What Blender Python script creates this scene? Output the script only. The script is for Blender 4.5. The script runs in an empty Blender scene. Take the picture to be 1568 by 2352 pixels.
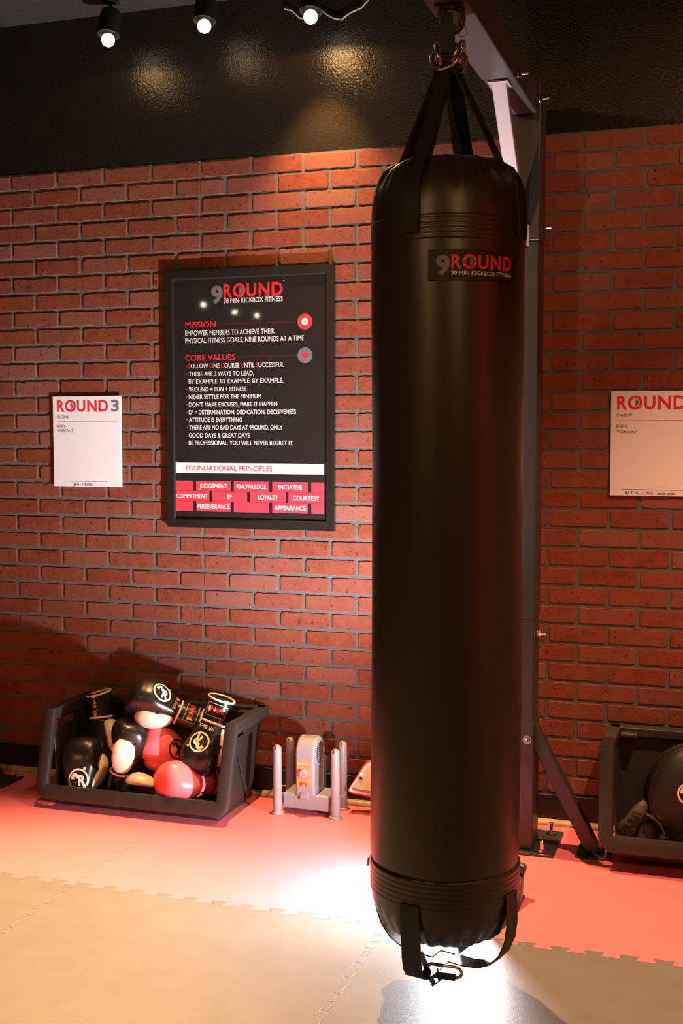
import bpy, bmesh, math, random
from mathutils import Vector, Matrix
from mathutils.bvhtree import BVHTree
from math import sin, cos, pi, radians

S = bpy.context.scene
C = S.collection
rnd = random.Random(7)

# ------------------------------------------------------------------ camera, world, exposure
cam_d = bpy.data.cameras.new('camera')
cam = bpy.data.objects.new('camera', cam_d); C.objects.link(cam)
cam_d.sensor_fit = 'VERTICAL'; cam_d.sensor_height = 36.0
cam_d.lens = 2754.545 / 2352 * 36.0
yaw, pitch, roll = 0.317287, 0.0686968, -0.00058
F = Vector((-sin(yaw)*cos(pitch), cos(yaw)*cos(pitch), -sin(pitch)))
R0 = Vector((cos(yaw), sin(yaw), 0)); U0 = R0.cross(F)
RR = cos(roll)*R0 + sin(roll)*U0; UU = -sin(roll)*R0 + cos(roll)*U0
M = Matrix((RR, UU, -F)).transposed().to_4x4(); M.translation = (0, -4.147194, 1.376499)
cam.matrix_world = M
cam_d.clip_start = 0.05; cam_d.clip_end = 60
S.camera = cam

w = bpy.data.worlds.new('world'); S.world = w; w.use_nodes = True
w.node_tree.nodes['Background'].inputs[0].default_value = (0.02, 0.012, 0.006, 1)
w.node_tree.nodes['Background'].inputs[1].default_value = 0.5
S.view_settings.view_transform = 'Standard'; S.view_settings.look = 'None'
S.view_settings.gamma = 1.0; S.view_settings.use_curve_mapping = False
S.view_settings.exposure = 0.0
S.cycles.use_denoising = True
S.cycles.sample_clamp_indirect = 6.0
S.cycles.max_bounces = 8

WARM = (1.0, 0.53, 0.20)
FLASH_WATTS = 55.0
FLASH_BEAM_WATTS = 400.0

def spot_light(name, loc, target, watts, angle, blend=0.6, color=WARM, size=0.025):
    d = bpy.data.lights.new(name, 'SPOT'); d.energy = watts; d.color = color
    d.spot_size = radians(angle); d.spot_blend = blend; d.shadow_soft_size = size
    o = bpy.data.objects.new(name, d); C.objects.link(o); o.location = loc
    o.rotation_euler = (Vector(target) - Vector(loc)).to_track_quat('-Z', 'Y').to_euler()
    return o

def disc_light(name, loc, direction, watts, color, diameter):
    d = bpy.data.lights.new(name, 'AREA'); d.shape = 'DISK'; d.size = diameter; d.energy = watts; d.color = color
    o = bpy.data.objects.new(name, d); C.objects.link(o); o.location = loc
    o.rotation_euler = Vector(direction).to_track_quat('-Z', 'Y').to_euler()
    return o

# ------------------------------------------------------------------ materials
def mat(name, col, rough=0.5, metal=0.0, spec=0.5, noise=0.0, nscale=40.0, bump=0.0, bscale=200.0, bdist=0.001,
        emit=None, estr=0.0, coat=0.0):
    m = bpy.data.materials.new(name); m.use_nodes = True
    nt = m.node_tree; b = nt.nodes['Principled BSDF']
    b.inputs['Base Color'].default_value = (*col, 1); b.inputs['Roughness'].default_value = rough
    b.inputs['Metallic'].default_value = metal; b.inputs['Specular IOR Level'].default_value = spec
    b.inputs['Coat Weight'].default_value = coat
    tc = nt.nodes.new('ShaderNodeTexCoord')
    if noise > 0:
        n = nt.nodes.new('ShaderNodeTexNoise'); n.inputs['Scale'].default_value = nscale
        n.inputs['Detail'].default_value = 6
        nt.links.new(tc.outputs['Object'], n.inputs['Vector'])
        mx = nt.nodes.new('ShaderNodeMix'); mx.data_type = 'RGBA'
        mx.inputs[6].default_value = (*[c*(1-noise) for c in col], 1)
        mx.inputs[7].default_value = (*[min(1, c*(1+noise)) for c in col], 1)
        nt.links.new(n.outputs['Fac'], mx.inputs[0]); nt.links.new(mx.outputs[2], b.inputs['Base Color'])
    if bump > 0:
        n2 = nt.nodes.new('ShaderNodeTexNoise'); n2.inputs['Scale'].default_value = bscale
        n2.inputs['Detail'].default_value = 4
        nt.links.new(tc.outputs['Object'], n2.inputs['Vector'])
        bp = nt.nodes.new('ShaderNodeBump'); bp.inputs['Strength'].default_value = bump
        bp.inputs['Distance'].default_value = bdist
        nt.links.new(n2.outputs['Fac'], bp.inputs['Height']); nt.links.new(bp.outputs['Normal'], b.inputs['Normal'])
    if emit:
        b.inputs['Emission Color'].default_value = (*emit, 1); b.inputs['Emission Strength'].default_value = estr
    return m

def brick_material():
    m = bpy.data.materials.new('brick_face'); m.use_nodes = True
    nt = m.node_tree; b = nt.nodes['Principled BSDF']; b.inputs['Roughness'].default_value = 0.72
    b.inputs['Specular IOR Level'].default_value = 0.18
    tc = nt.nodes.new('ShaderNodeTexCoord')
    at = nt.nodes.new('ShaderNodeAttribute'); at.attribute_name = 'tint'; at.attribute_type = 'GEOMETRY'
    n = nt.nodes.new('ShaderNodeTexNoise'); n.inputs['Scale'].default_value = 22; n.inputs['Detail'].default_value = 9
    n.inputs['Roughness'].default_value = 0.7
    nt.links.new(tc.outputs['Object'], n.inputs['Vector'])
    r1 = nt.nodes.new('ShaderNodeValToRGB')
    e = r1.color_ramp.elements
    e[0].position = 0.25; e[0].color = (0.120, 0.030, 0.017, 1)
    e[1].position = 0.78; e[1].color = (0.248, 0.065, 0.035, 1)
    nt.links.new(n.outputs['Fac'], r1.inputs[0])
    mx = nt.nodes.new('ShaderNodeMix'); mx.data_type = 'RGBA'; mx.blend_type = 'MIX'
    mx.inputs[7].default_value = (0.215, 0.083, 0.062, 1)
    nt.links.new(at.outputs['Fac'], mx.inputs[0]); nt.links.new(r1.outputs[0], mx.inputs[6])
    # small dark pits
    n3 = nt.nodes.new('ShaderNodeTexNoise'); n3.inputs['Scale'].default_value = 75; n3.inputs['Detail'].default_value = 3
    nt.links.new(tc.outputs['Object'], n3.inputs['Vector'])
    r3 = nt.nodes.new('ShaderNodeValToRGB'); r3.color_ramp.elements[0].position = 0.27; r3.color_ramp.elements[0].color = (0.35, 0.3, 0.3, 1)
    r3.color_ramp.elements[1].position = 0.37; r3.color_ramp.elements[1].color = (1, 1, 1, 1)
    nt.links.new(n3.outputs['Fac'], r3.inputs[0])
    ml = nt.nodes.new('ShaderNodeMix'); ml.data_type = 'RGBA'; ml.blend_type = 'MULTIPLY'; ml.inputs[0].default_value = 1
    nt.links.new(mx.outputs[2], ml.inputs[6]); nt.links.new(r3.outputs[0], ml.inputs[7])
    nt.links.new(ml.outputs[2], b.inputs['Base Color'])
    n2 = nt.nodes.new('ShaderNodeTexNoise'); n2.inputs['Scale'].default_value = 120; n2.inputs['Detail'].default_value = 8
    nt.links.new(tc.outputs['Object'], n2.inputs['Vector'])
    bp = nt.nodes.new('ShaderNodeBump'); bp.inputs['Strength'].default_value = 0.5; bp.inputs['Distance'].default_value = 0.0025
    nt.links.new(n2.outputs['Fac'], bp.inputs['Height']); nt.links.new(bp.outputs['Normal'], b.inputs['Normal'])
    return m

def glass_pane_material():
    m = bpy.data.materials.new('picture_glass'); m.use_nodes = True
    nt = m.node_tree; nt.nodes.remove(nt.nodes['Principled BSDF'])
    out = nt.nodes['Material Output']
    t = nt.nodes.new('ShaderNodeBsdfTransparent'); g = nt.nodes.new('ShaderNodeBsdfGlossy'); g.inputs['Roughness'].default_value = 0.03
    fr = nt.nodes.new('ShaderNodeFresnel'); fr.inputs[0].default_value = 1.5
    mx = nt.nodes.new('ShaderNodeMixShader')
    ge = nt.nodes.new('ShaderNodeNewGeometry'); mu = nt.nodes.new('ShaderNodeMath'); mu.operation = 'MULTIPLY'
    iv = nt.nodes.new('ShaderNodeMath'); iv.operation = 'SUBTRACT'; iv.inputs[0].default_value = 1.0
    nt.links.new(ge.outputs['Backfacing'], iv.inputs[1]); nt.links.new(fr.outputs[0], mu.inputs[0]); nt.links.new(iv.outputs[0], mu.inputs[1])
    nt.links.new(mu.outputs[0], mx.inputs[0]); nt.links.new(t.outputs[0], mx.inputs[1]); nt.links.new(g.outputs[0], mx.inputs[2])
    nt.links.new(mx.outputs[0], out.inputs[0])
    return m

BRICK = brick_material()
MORTAR = mat('mortar', (0.105, 0.092, 0.092), 0.9, noise=0.25, nscale=150, bump=0.5, bscale=350)
SEAM = mat('panel_seam', (0.10, 0.05, 0.04), 0.9)
BLACKWALL = mat('black_gloss_paint', (0.013, 0.011, 0.009), 0.25, noise=0.15, nscale=8, bump=0.6, bscale=120, bdist=0.0035, spec=.35)
CEIL = mat('black_ceiling_texture', (0.014, 0.013, 0.0125), 0.8, noise=0.6, nscale=60, bump=1.0, bscale=70, bdist=0.008)
DARKROOM = mat('dark_room_paint', (0.09, 0.05, 0.04), 0.7, noise=0.2)
REDWALL = mat('red_room_paint', (0.45, 0.03, 0.025), 0.6, noise=0.15)  # wall colour set red for its reflection in the bag
ARMB = mat('black_powder_coat_lit', (0.070, 0.068, 0.074), 0.42, bump=0.15, bscale=500, bdist=0.0004)  # lighter copy of the powder coat, flash light on the arm put into the colour
BASEB = mat('black_vinyl_base', (0.012, 0.010, 0.010), 0.45, noise=0.1)
TAN = mat('tan_trim_wood', (0.42, 0.30, 0.17), 0.5, noise=0.25, nscale=30)
SLAB = mat('rubber_slab', (0.16, 0.15, 0.145), 0.7, noise=0.1)
REDMAT = mat('red_foam', (0.80, 0.180, 0.225), 0.45, noise=0.05, nscale=9, bump=0.25, bscale=420, bdist=0.0006, spec=0.45)
GREYMAT = mat('grey_foam', (0.158, 0.155, 0.152), 0.38, noise=0.16, nscale=11, bump=0.55, bscale=420, bdist=0.0008, spec=0.5)
BAGV = mat('bag_vinyl', (0.028, 0.021, 0.016), 0.37, bump=0.10, bscale=300, bdist=0.0006, spec=0.5)
WEB = mat('black_webbing', (0.006, 0.0055, 0.005), 0.6, bump=0.5, bscale=600, bdist=0.0006)
PATCHB = mat('patch_black', (0.008, 0.007, 0.007), 0.6)
CHROME = mat('chrome', (0.75, 0.73, 0.70), 0.14, metal=1.0)
BRASS = mat('worn_steel', (0.55, 0.45, 0.36), 0.25, metal=1.0)
STEELB = mat('black_powder_coat', (0.035, 0.034, 0.036), 0.38, bump=0.15, bscale=500, bdist=0.0004)
STEELG = mat('light_grey_paint', (0.44, 0.43, 0.45), 0.42, noise=0.05, bump=0.1, bscale=300)
BINP = mat('black_bin_plastic', (0.028, 0.026, 0.025), 0.42, bump=0.35, bscale=500, bdist=0.0005)
GLV = mat('black_glove_leather', (0.012, 0.011, 0.010), 0.30, bump=0.12, bscale=120, bdist=0.0008)
CREAM = mat('cream_leather', (0.80, 0.70, 0.58), 0.42, bump=0.1, bscale=150)
PINK = mat('pink_leather', (0.84, 0.17, 0.205), 0.33, bump=0.08, bscale=120)
CRIMSON = mat('crimson_cloth', (0.30, 0.01, 0.025), 0.6)
INKW = mat('white_print', (0.85, 0.83, 0.82), 0.5)
INKR = mat('red_print', (0.72, 0.028, 0.040), 0.5)
INKG = mat('grey_print', (0.17, 0.17, 0.18), 0.5)
INKK = mat('black_print', (0.015, 0.012, 0.012), 0.5)
PATW = mat('patch_thread_white', (0.75, 0.70, 0.66), 0.7)
PRINTB = mat('poster_black_ink', (0.016, 0.013, 0.014), 0.4)
PRINTR = mat('poster_red_block', (0.80, 0.045, 0.070), 0.5)
PAPER = mat('white_board', (0.80, 0.78, 0.78), 0.45)
FRAMEB = mat('black_frame', (0.012, 0.010, 0.009), 0.35)
GLASS = glass_pane_material()
BULB = mat('lit_bulb', (1, 0.9, 0.7), 0.4, emit=(1, 0.80, 0.52), estr=14)
BULBX = mat('lit_bulb_bright', (1, 0.9, 0.7), 0.4, emit=(1, 0.86, 0.66), estr=55)
CAN = mat('black_lamp_can', (0.006, 0.006, 0.006), 0.8, spec=.2)
DRY = mat('grey_dryer_plastic', (0.29, 0.285, 0.31), 0.36, noise=0.03)
DRYD = mat('dark_grille', (0.05, 0.05, 0.055), 0.6)
ORANGE = mat('orange_label', (0.75, 0.27, 0.12), 0.5)
PALEO = mat('pale_label', (0.85, 0.62, 0.48), 0.5)
REDP = mat('red_plastic', (0.70, 0.05, 0.045), 0.35)
WHITEP = mat('cream_plastic', (0.80, 0.74, 0.66), 0.4)
BEIGE = mat('beige_plastic', (0.62, 0.45, 0.29), 0.5)
DKBAND = mat('brown_grey_band', (0.17, 0.135, 0.12), 0.6)
PAD = mat('black_pad_vinyl', (0.018, 0.016, 0.014), 0.42, bump=0.1, bscale=150)
PADW = mat('worn_grey_vinyl', (0.10, 0.09, 0.075), 0.5, noise=0.3, bump=0.2)
CABLE = mat('pale_cable', (0.35, 0.32, 0.29), 0.5)
FLASHW = mat('lit_flash_dome', (0.9, 0.9, 0.95), 0.4, emit=(0.93, 0.96, 1.0), estr=25)

# ------------------------------------------------------------------ mesh builder
class MB:
    def __init__(s): s.v = []; s.f = []; s.m = []; s.at = {}
    def add(s, vs, fs, mi=0, T=None):
        o = len(s.v)
        for p in vs:
            p = Vector(p); s.v.append(T @ p if T else p)
        for f in fs: s.f.append(tuple(i+o for i in f)); s.m.append(mi)
        return s
    def box(s, x0, x1, y0, y1, z0, z1, mi=0, T=None):
        return s.hexa([(x0,y0,z0),(x1,y0,z0),(x1,y1,z0),(x0,y1,z0),(x0,y0,z1),(x1,y0,z1),(x1,y1,z1),(x0,y1,z1)], mi, T)
    def hexa(s, p, mi=0, T=None):
        return s.add(p, [(3,2,1,0),(4,5,6,7),(0,1,5,4),(1,2,6,5),(2,3,7,6),(3,0,4,7)], mi, T)
    def loft(s, rings, closed=True, cap=True, mi=0, T=None):
        n = len(rings[0]); vs = [p for r in rings for p in r]; fs = []
        for i in range(len(rings)-1):
            for j in range(n if closed else n-1):
                k = (j+1) % n
                fs.append((i*n+j, i*n+k, (i+1)*n+k, (i+1)*n+j))
        if cap and closed:
            fs.append(tuple(range(n-1, -1, -1))); fs.append(tuple((len(rings)-1)*n + j for j in range(n)))
        return s.add(vs, fs, mi, T)
    def tube(s, path, r, n=12, mi=0, T=None, closed=False, flat=1.0):
        path = [Vector(p) for p in path]; L = len(path); rings = []
        up = None
        for i, p in enumerate(path):
            a = path[(i-1) % L] if (closed or i > 0) else p
            b = path[(i+1) % L] if (closed or i < L-1) else p
            t = (b-a).normalized()
            if up is None:
                up = Vector((0,0,1)) if abs(t.z) < 0.9 else Vector((1,0,0))
            x = t.cross(up).normalized(); y = x.cross(t).normalized(); up = y
            rr = r[i] if isinstance(r, (list, tuple)) else r
            rings.append([p + x*rr*cos(2*pi*k/n) + y*rr*flat*sin(2*pi*k/n) for k in range(n)])
        if closed:
            rings.append(rings[0]); return s.loft(rings, True, False, mi, T)
        return s.loft(rings, True, True, mi, T)
    def cyl(s, a, b, r, r2=None, n=20, mi=0, T=None):
        return s.tube([a, b], [r, r if r2 is None else r2], n, mi, T)
    def ribbon(s, path, wid, th, nrm, mi=0, T=None):
        # path points, wid = width vectors, nrm = normals
        rings = []
        for p, wv, nv in zip(path, wid, nrm):
            p = Vector(p); wv = Vector(wv); nv = Vector(nv)
            rings.append([p - wv/2 - nv*th/2, p + wv/2 - nv*th/2, p + wv/2 + nv*th/2, p - wv/2 + nv*th/2])
        return s.loft(rings, True, True, mi, T)
    def lathe(s, prof, n=48, c=(0,0,0), mi=0, T=None, rad=None):
        rings = []
        for r, z in prof:
            ring = []
            for k in range(n):
                a = 2*pi*k/n; q = rad(a, r, z) if rad else r
                ring.append(Vector((c[0]+q*cos(a), c[1]+q*sin(a), c[2]+z)))
            rings.append(ring)
        return s.loft(rings, True, True, mi, T)
    def sphere(s, c, r, n=16, mi=0, T=None, sc=(1,1,1)):
        prof = [(max(1e-4, r*sin(pi*i/n)), -r*cos(pi*i/n)) for i in range(n+1)]
        rings = [[Vector((c[0]+q*cos(2*pi*k/(2*n))*sc[0], c[1]+q*sin(2*pi*k/(2*n))*sc[1], c[2]+z*sc[2])) for k in range(2*n)] for q, z in prof]
        return s.loft(rings, True, True, mi, T)
    def torus(s, c, R, r, ax=(0,0,1), n=36, k=10, mi=0, T=None, sc=1.0):
        ax = Vector(ax).normalized(); x = ax.orthogonal().normalized(); y = ax.cross(x)
        if abs(ax.z) < 0.9:
            x = ax.cross(Vector((0,0,1))).normalized(); y = x.cross(ax)
        pts = [Vector(c) + x*R*cos(2*pi*i/n) + y*R*sc*sin(2*pi*i/n) for i in range(n)]
        return s.tube(pts, r, k, mi, T, closed=True)
    def build(s, name, mats, parent=None, bevel=0, seg=2, smooth=True, ang=38, local=False, subsurf=0):
        if not isinstance(mats, (list, tuple)): mats = [mats]
        off = Vector((0,0,0))
        if parent is not None and not local:
            p = parent
            while p: off += p.location; p = p.parent
        me = bpy.data.meshes.new(name)
        me.from_pydata([tuple(v - off) for v in s.v], [], s.f)
        for m in mats: me.materials.append(m)
        me.polygons.foreach_set('material_index', s.m)
        bm = bmesh.new(); bm.from_mesh(me); bmesh.ops.recalc_face_normals(bm, faces=bm.faces); bm.to_mesh(me); bm.free()
        if smooth:
            me.polygons.foreach_set('use_smooth', [True]*len(me.polygons)); me.set_sharp_from_angle(angle=radians(ang))
        me.update()
        o = bpy.data.objects.new(name, me); C.objects.link(o)
        if parent is not None: o.parent = parent
        if bevel:
            b = o.modifiers.new('bevel', 'BEVEL'); b.width = bevel; b.segments = seg; b.limit_method = 'ANGLE'; b.angle_limit = radians(30)
        if subsurf:
            q = o.modifiers.new('subsurf', 'SUBSURF'); q.levels = subsurf; q.render_levels = subsurf
        return o

def thing(name, label, cat, loc=(0,0,0), group=None):
    o = bpy.data.objects.new(name, None); C.objects.link(o); o.location = loc; o.empty_display_size = 0.05
    o['label'] = label; o['category'] = cat
    if group: o['group'] = group
    return o
def tag(o, label, cat, group=None):
    o['label'] = label; o['category'] = cat
    if group: o['group'] = group
    return o
def struct(o): o['kind'] = 'structure'; return o

# ------------------------------------------------------------------ lettering
_txt = {}
def glyphs(body, bold):
    key = (body, bold)
    if key not in _txt:
        cu = bpy.data.curves.new('lettering', 'FONT'); cu.body = body; cu.size = 1.0; cu.offset = bold; cu.resolution_u = 6
        ob = bpy.data.objects.new('lettering', cu); C.objects.link(ob)
        bpy.context.view_layer.update()
        dg = bpy.context.evaluated_depsgraph_get()
        me = bpy.data.meshes.new_from_object(ob.evaluated_get(dg))
        bm = bmesh.new(); bm.from_mesh(me)
        bmesh.ops.remove_doubles(bm, verts=bm.verts, dist=1e-5)
        bmesh.ops.dissolve_limit(bm, angle_limit=radians(1), verts=bm.verts, edges=bm.edges)
        bmesh.ops.triangulate(bm, faces=bm.faces)
        vs = [(v.co.x, v.co.y) for v in bm.verts]; bm.verts.index_update()
        fs = [tuple(v.index for v in f.verts) for f in bm.faces]
        bm.free(); bpy.data.meshes.remove(me); bpy.data.objects.remove(ob); bpy.data.curves.remove(cu)
        _txt[key] = (vs, fs)
    return _txt[key]
CAPH = None
def flat_text(body, x0, x1, z0, h, bold=0.0):
    """vertices (x, z) of a line of capitals fitted between x0 and x1, base line z0, capital height h"""
    global CAPH
    if CAPH is None:
        CAPH = max(v[1] for v in glyphs('H', 0.0)[0])
    vs, fs = glyphs(body, bold)
    a = min(v[0] for v in vs); b = max(v[0] for v in vs)
    sx = (x1-x0)/(b-a); sz = h/(CAPH + 2*bold)
    return [(x0+(v[0]-a)*sx, z0+(v[1]+bold)*sz) for v in vs], fs
def letters(mb, body, x0, x1, z0, h, y, mi, bold=0.0, dy=0):
    vs, fs = flat_text(body, x0, x1, z0, h, bold)
    mb.add([(x, y, z) for x, z in vs], fs, mi)
ROUND_BOX = [('R',0,.150),('O',.160,.373),('U',.395,.558),('N',.597,.780),('D',.815,1.0)]
def half_disc(cx, cz, rx, rz, n=16):
    pts = [(cx + rx*sin(pi*i/n), cz + rz*cos(pi*i/n)) for i in range(n+1)]
    return pts
def round_word(x0, x1, z0, h, bold):
    """pieces (vs, fs, colour) of the word ROUND with the half moon in its O"""
    out = []; W = x1-x0
    for ch, a, b in ROUND_BOX:
        over = 0.02*h if ch == 'O' else 0
        vs, fs = flat_text(ch, x0+a*W, x0+b*W, z0-over, h, bold)
        zs = [v[1] for v in vs]; lo, hi = min(zs), max(zs); t0, t1 = z0-over, z0+h+over
        vs = [(v[0], t0+(v[1]-lo)/(hi-lo)*(t1-t0)) for v in vs]
        out.append((vs, fs, 'R'))
    hd = half_disc(x0+.266*W, z0+h/2, .053*W*.95, .26*h)
    out.append((hd, [tuple(range(len(hd)))], 'g'))
    return out
def logo_line(x0, x1, z0, h):
    """9ROUND, tag line below, in the flat: list of (vs, fs, colour)"""
    W = x1-x0; out = []
    vs, fs = flat_text('9', x0, x0+.165*W, z0+.0*h, h, 0.045)
    out.append((vs, fs, 'g'))
    out += round_word(x0+.18*W, x0+W, z0+.30*h, .72*h, 0.035)
    vs, fs = flat_text('30 MIN KICKBOX FITNESS', x0+.18*W, x0+W, z0+.0*h, .2*h, 0.012)
    out.append((vs, fs, 'w'))
    vs, fs = flat_text('TM', x0+1.0*W, x0+1.03*W, z0+.95*h, .07*h, 0.01)
    out.append((vs, fs, 'w'))
    return out
def nine_r(r):
    """the round 9R badge in the flat, radius r: (vs, fs) pieces all of one ink"""
    out = []; n = 40
    vs = [(rr*cos(2*pi*i/n), rr*sin(2*pi*i/n)) for rr in (r, r*.84) for i in range(n)]
    fs = [(i, (i+1) % n, n+(i+1) % n, n+i) for i in range(n)]
    out.append((vs, fs))
    vs, fs = flat_text('9', -r*.72, r*.08, -r*.80, r*1.38, 0.05); out.append((vs, fs))
    vs, fs = flat_text('R', r*.02, r*.74, -r*.62, r*1.05, 0.045); out.append((vs, fs))
    m = 14
    out.append(([(r*.62 + r*.13*cos(2*pi*i/m), r*.98 + r*.13*sin(2*pi*i/m)) for i in range(m)], [tuple(range(m))]))
    return out
def refine(vs, fs, maxlen):
    bm = bmesh.new(); vv = [bm.verts.new((x, y, 0)) for x, y in vs]
    for f in fs:
        try: bm.faces.new([vv[i] for i in f])
        except ValueError: pass
    bmesh.ops.triangulate(bm, faces=bm.faces)
    for _ in range(5):
        es = [e for e in bm.edges if e.calc_length() > maxlen]
        if not es: break
        bmesh.ops.subdivide_edges(bm, edges=es, cuts=1)
        bmesh.ops.triangulate(bm, faces=bm.faces)
    bm.verts.index_update()
    out = [(v.co.x, v.co.y) for v in bm.verts], [tuple(v.index for v in f.verts) for f in bm.faces]
    bm.free(); return out

# ------------------------------------------------------------------ the setting
ZTOP = 2.3725; COURSE = 0.0667; PITCH = 0.2032
def brick_wall():
    mb = MB(); tint = []
    XL, XR = -3.45, 1.15
    mb.box(XL, XR, 0.0, 0.05, 0.0, ZTOP, 1)
    seams = [-2.7248+4*PITCH-6*PITCH, -2.7248+4*PITCH, -2.7248+10*PITCH]
    MG = 0.0060
    def brick(x0, x1, z0, z1, cut0=False, cut1=False):
        n_l, n_s = 13, 4
        a0 = x0 + (0.0006 if cut0 else MG); a1 = x1 - (0.0006 if cut1 else MG); b0 = z0 + MG; b1 = z1 - MG
        cr = [rnd.uniform(.0025, .0065) if rnd.random() < .75 else rnd.uniform(.007, .014) for _ in range(4)]
        pts = []
        cs = [(a0, b0, pi), (a1, b0, 1.5*pi), (a1, b1, 0), (a0, b1, .5*pi)]
        cent = [(a0+cr[0], b0+cr[0]), (a1-cr[1], b0+cr[1]), (a1-cr[2], b1-cr[2]), (a0+cr[3], b1-cr[3])]
        for q in range(4):
            ang = cs[q][2]
            for k in range(3):
                t = ang + k/2*pi/2
                pts.append((cent[q][0]+cr[q]*cos(t), cent[q][1]+cr[q]*sin(t)))
            nx = (q+1) % 4; angn = cs[nx][2]
            e0 = (cent[q][0]+cr[q]*cos(ang+pi/2), cent[q][1]+cr[q]*sin(ang+pi/2)); e1 = (cent[nx][0]+cr[nx]*cos(angn), cent[nx][1]+cr[nx]*sin(angn))
            num = n_l if q % 2 == 0 else n_s
            for k in range(1, num):
                t = k/num; pts.append((e0[0]*(1-t)+e1[0]*t, e0[1]*(1-t)+e1[1]*t))
        cx, cz = (a0+a1)/2, (b0+b1)/2
        ph = rnd.uniform(0, 6.28); ph2 = rnd.uniform(0, 6.28)
        rough = rnd.uniform(.3, 1.0)
        jit = []
        for (x, z) in pts:
            d = (sin(x*190+ph)*.0008 + sin(x*83+ph2)*.0008 + rnd.uniform(-.0008, .0008))*rough
            if rnd.random() < .03: d -= .0018
            dx = d if abs(x-cx) > (a1-a0)/2-.004 else 0
            if (cut0 and x < cx) or (cut1 and x > cx): dx = 0
            jit.append((x + (dx if x > cx else -dx), z + (d if z > cz else -d)))
        n = len(jit); yf = -0.0034 - rnd.uniform(0, .0007)
        def inset(k):
            out = []
            for x, z in jit:
                out.append((x + (k if x < cx else -k)*min(1, abs(x-cx)/.02), z + (k if z < cz else -k)*min(1, abs(z-cz)/.012)))
            return out
        r0 = [(x, 0.001, z) for x, z in jit]; r1 = [(x, yf*.72, z) for x, z in inset(.0004)]; r2 = [(x, yf, z) for x, z in inset(.0016)]
        vs = r0+r1+r2; fs = []
        for i in range(2):
            for j in range(n):
                k = (j+1) % n; fs.append((i*n+j, i*n+k, (i+1)*n+k, (i+1)*n+j))
        fs.append(tuple(2*n+j for j in range(n)))
        o = len(mb.v); mb.add(vs, fs, 0)
        t = max(0, rnd.gauss(.18, .2)); t = .75+rnd.random()*.25 if rnd.random() < .10 else min(t, .6)
        tint.append((o, len(mb.v), t))
    for k in range(36):
        z1 = ZTOP - k*COURSE; z0 = z1 - COURSE
        if z1 < 0.02: break
        z0 = max(z0, 0.01)
        sh = 0 if k % 2 == 0 else PITCH/2
        xs = []
        i = -5
        joints = []
        while True:
            x = -2.7248 - sh + i*PITCH
            if x > -0.693: break
            joints.append(x); i += 1
        j2 = []
        i = -2
        while True:
            x = -0.5068 - sh + i*PITCH
            if x > XR + .2: break
            if x > -0.65: j2.append(x)
            i += 1
        joints = sorted([j for j in joints if j >= XL] + [-0.693] + j2)
        for a, b in zip(joints, joints[1:]):
            if b > XR or b-a < .02: continue
            hit = [s_ for s_ in seams if a+.02 < s_ < b-.02]
            ca = a == -0.693; cb = b == -0.693
            if hit:
                brick(a, hit[0], z0, z1, ca, True); brick(hit[0], b, z0, z1, True, cb)
            else: brick(a, b, z0, z1, ca, cb)
    o = mb.build('wall_back', [BRICK, MORTAR], smooth=True, ang=14)
    at = o.data.attributes.new('tint', 'FLOAT', 'POINT')
    vals = [0.0]*len(o.data.vertices)
    for a, b, t in tint:
        for i in range(a, b): vals[i] = t
    at.data.foreach_set('value', vals)
    return struct(o)
brick_wall()
struct(MB().box(-7.2, 3.2, 0.0, 0.06, ZTOP, 2.95).build('wall_upper', BLACKWALL))
struct(MB().box(-7.2, -3.45, 0.0, 0.06, 0, ZTOP).build('wall_back_left', DARKROOM))
struct(MB().box(1.15, 3.2, 0.0, 0.06, 0, ZTOP).build('wall_back_right', DARKROOM))
struct(MB().box(-7.3, -7.2, -10.6, 0.06, -.02, 2.95).build('wall_left', DARKROOM))
struct(MB().box(3.2, 3.3, -10.6, 0.06, -.02, 2.95).build('wall_right', REDWALL))
struct(MB().box(-7.3, 3.3, -10.7, -10.6, -.02, 2.95).build('wall_front', DARKROOM))
struct(MB().box(-7.3, 3.3, -10.7, 0.06, 2.942, 3.05).build('ceiling', CEIL))
struct(MB().box(-7.3, 3.3, -10.7, 0.06, -.12, -.02).build('floor', SLAB))
struct(MB().box(-7.2, 3.2, -.014, -.001, -.02, .104).build('baseboard_back', BASEB, bevel=.003))
tr = MB(); rr = [(0, 0), (-.020, 0)] + [(-.020*cos(a), .004+.016*sin(a)) for a in [i*pi/12 for i in range(0, 7)]]
tr.loft([[(x, -.0145+y, -.002+z) for y, z in rr] for x in (-3.4, 1.1)])
struct(tr.build('trim_1', TAN, ang=30))

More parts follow.
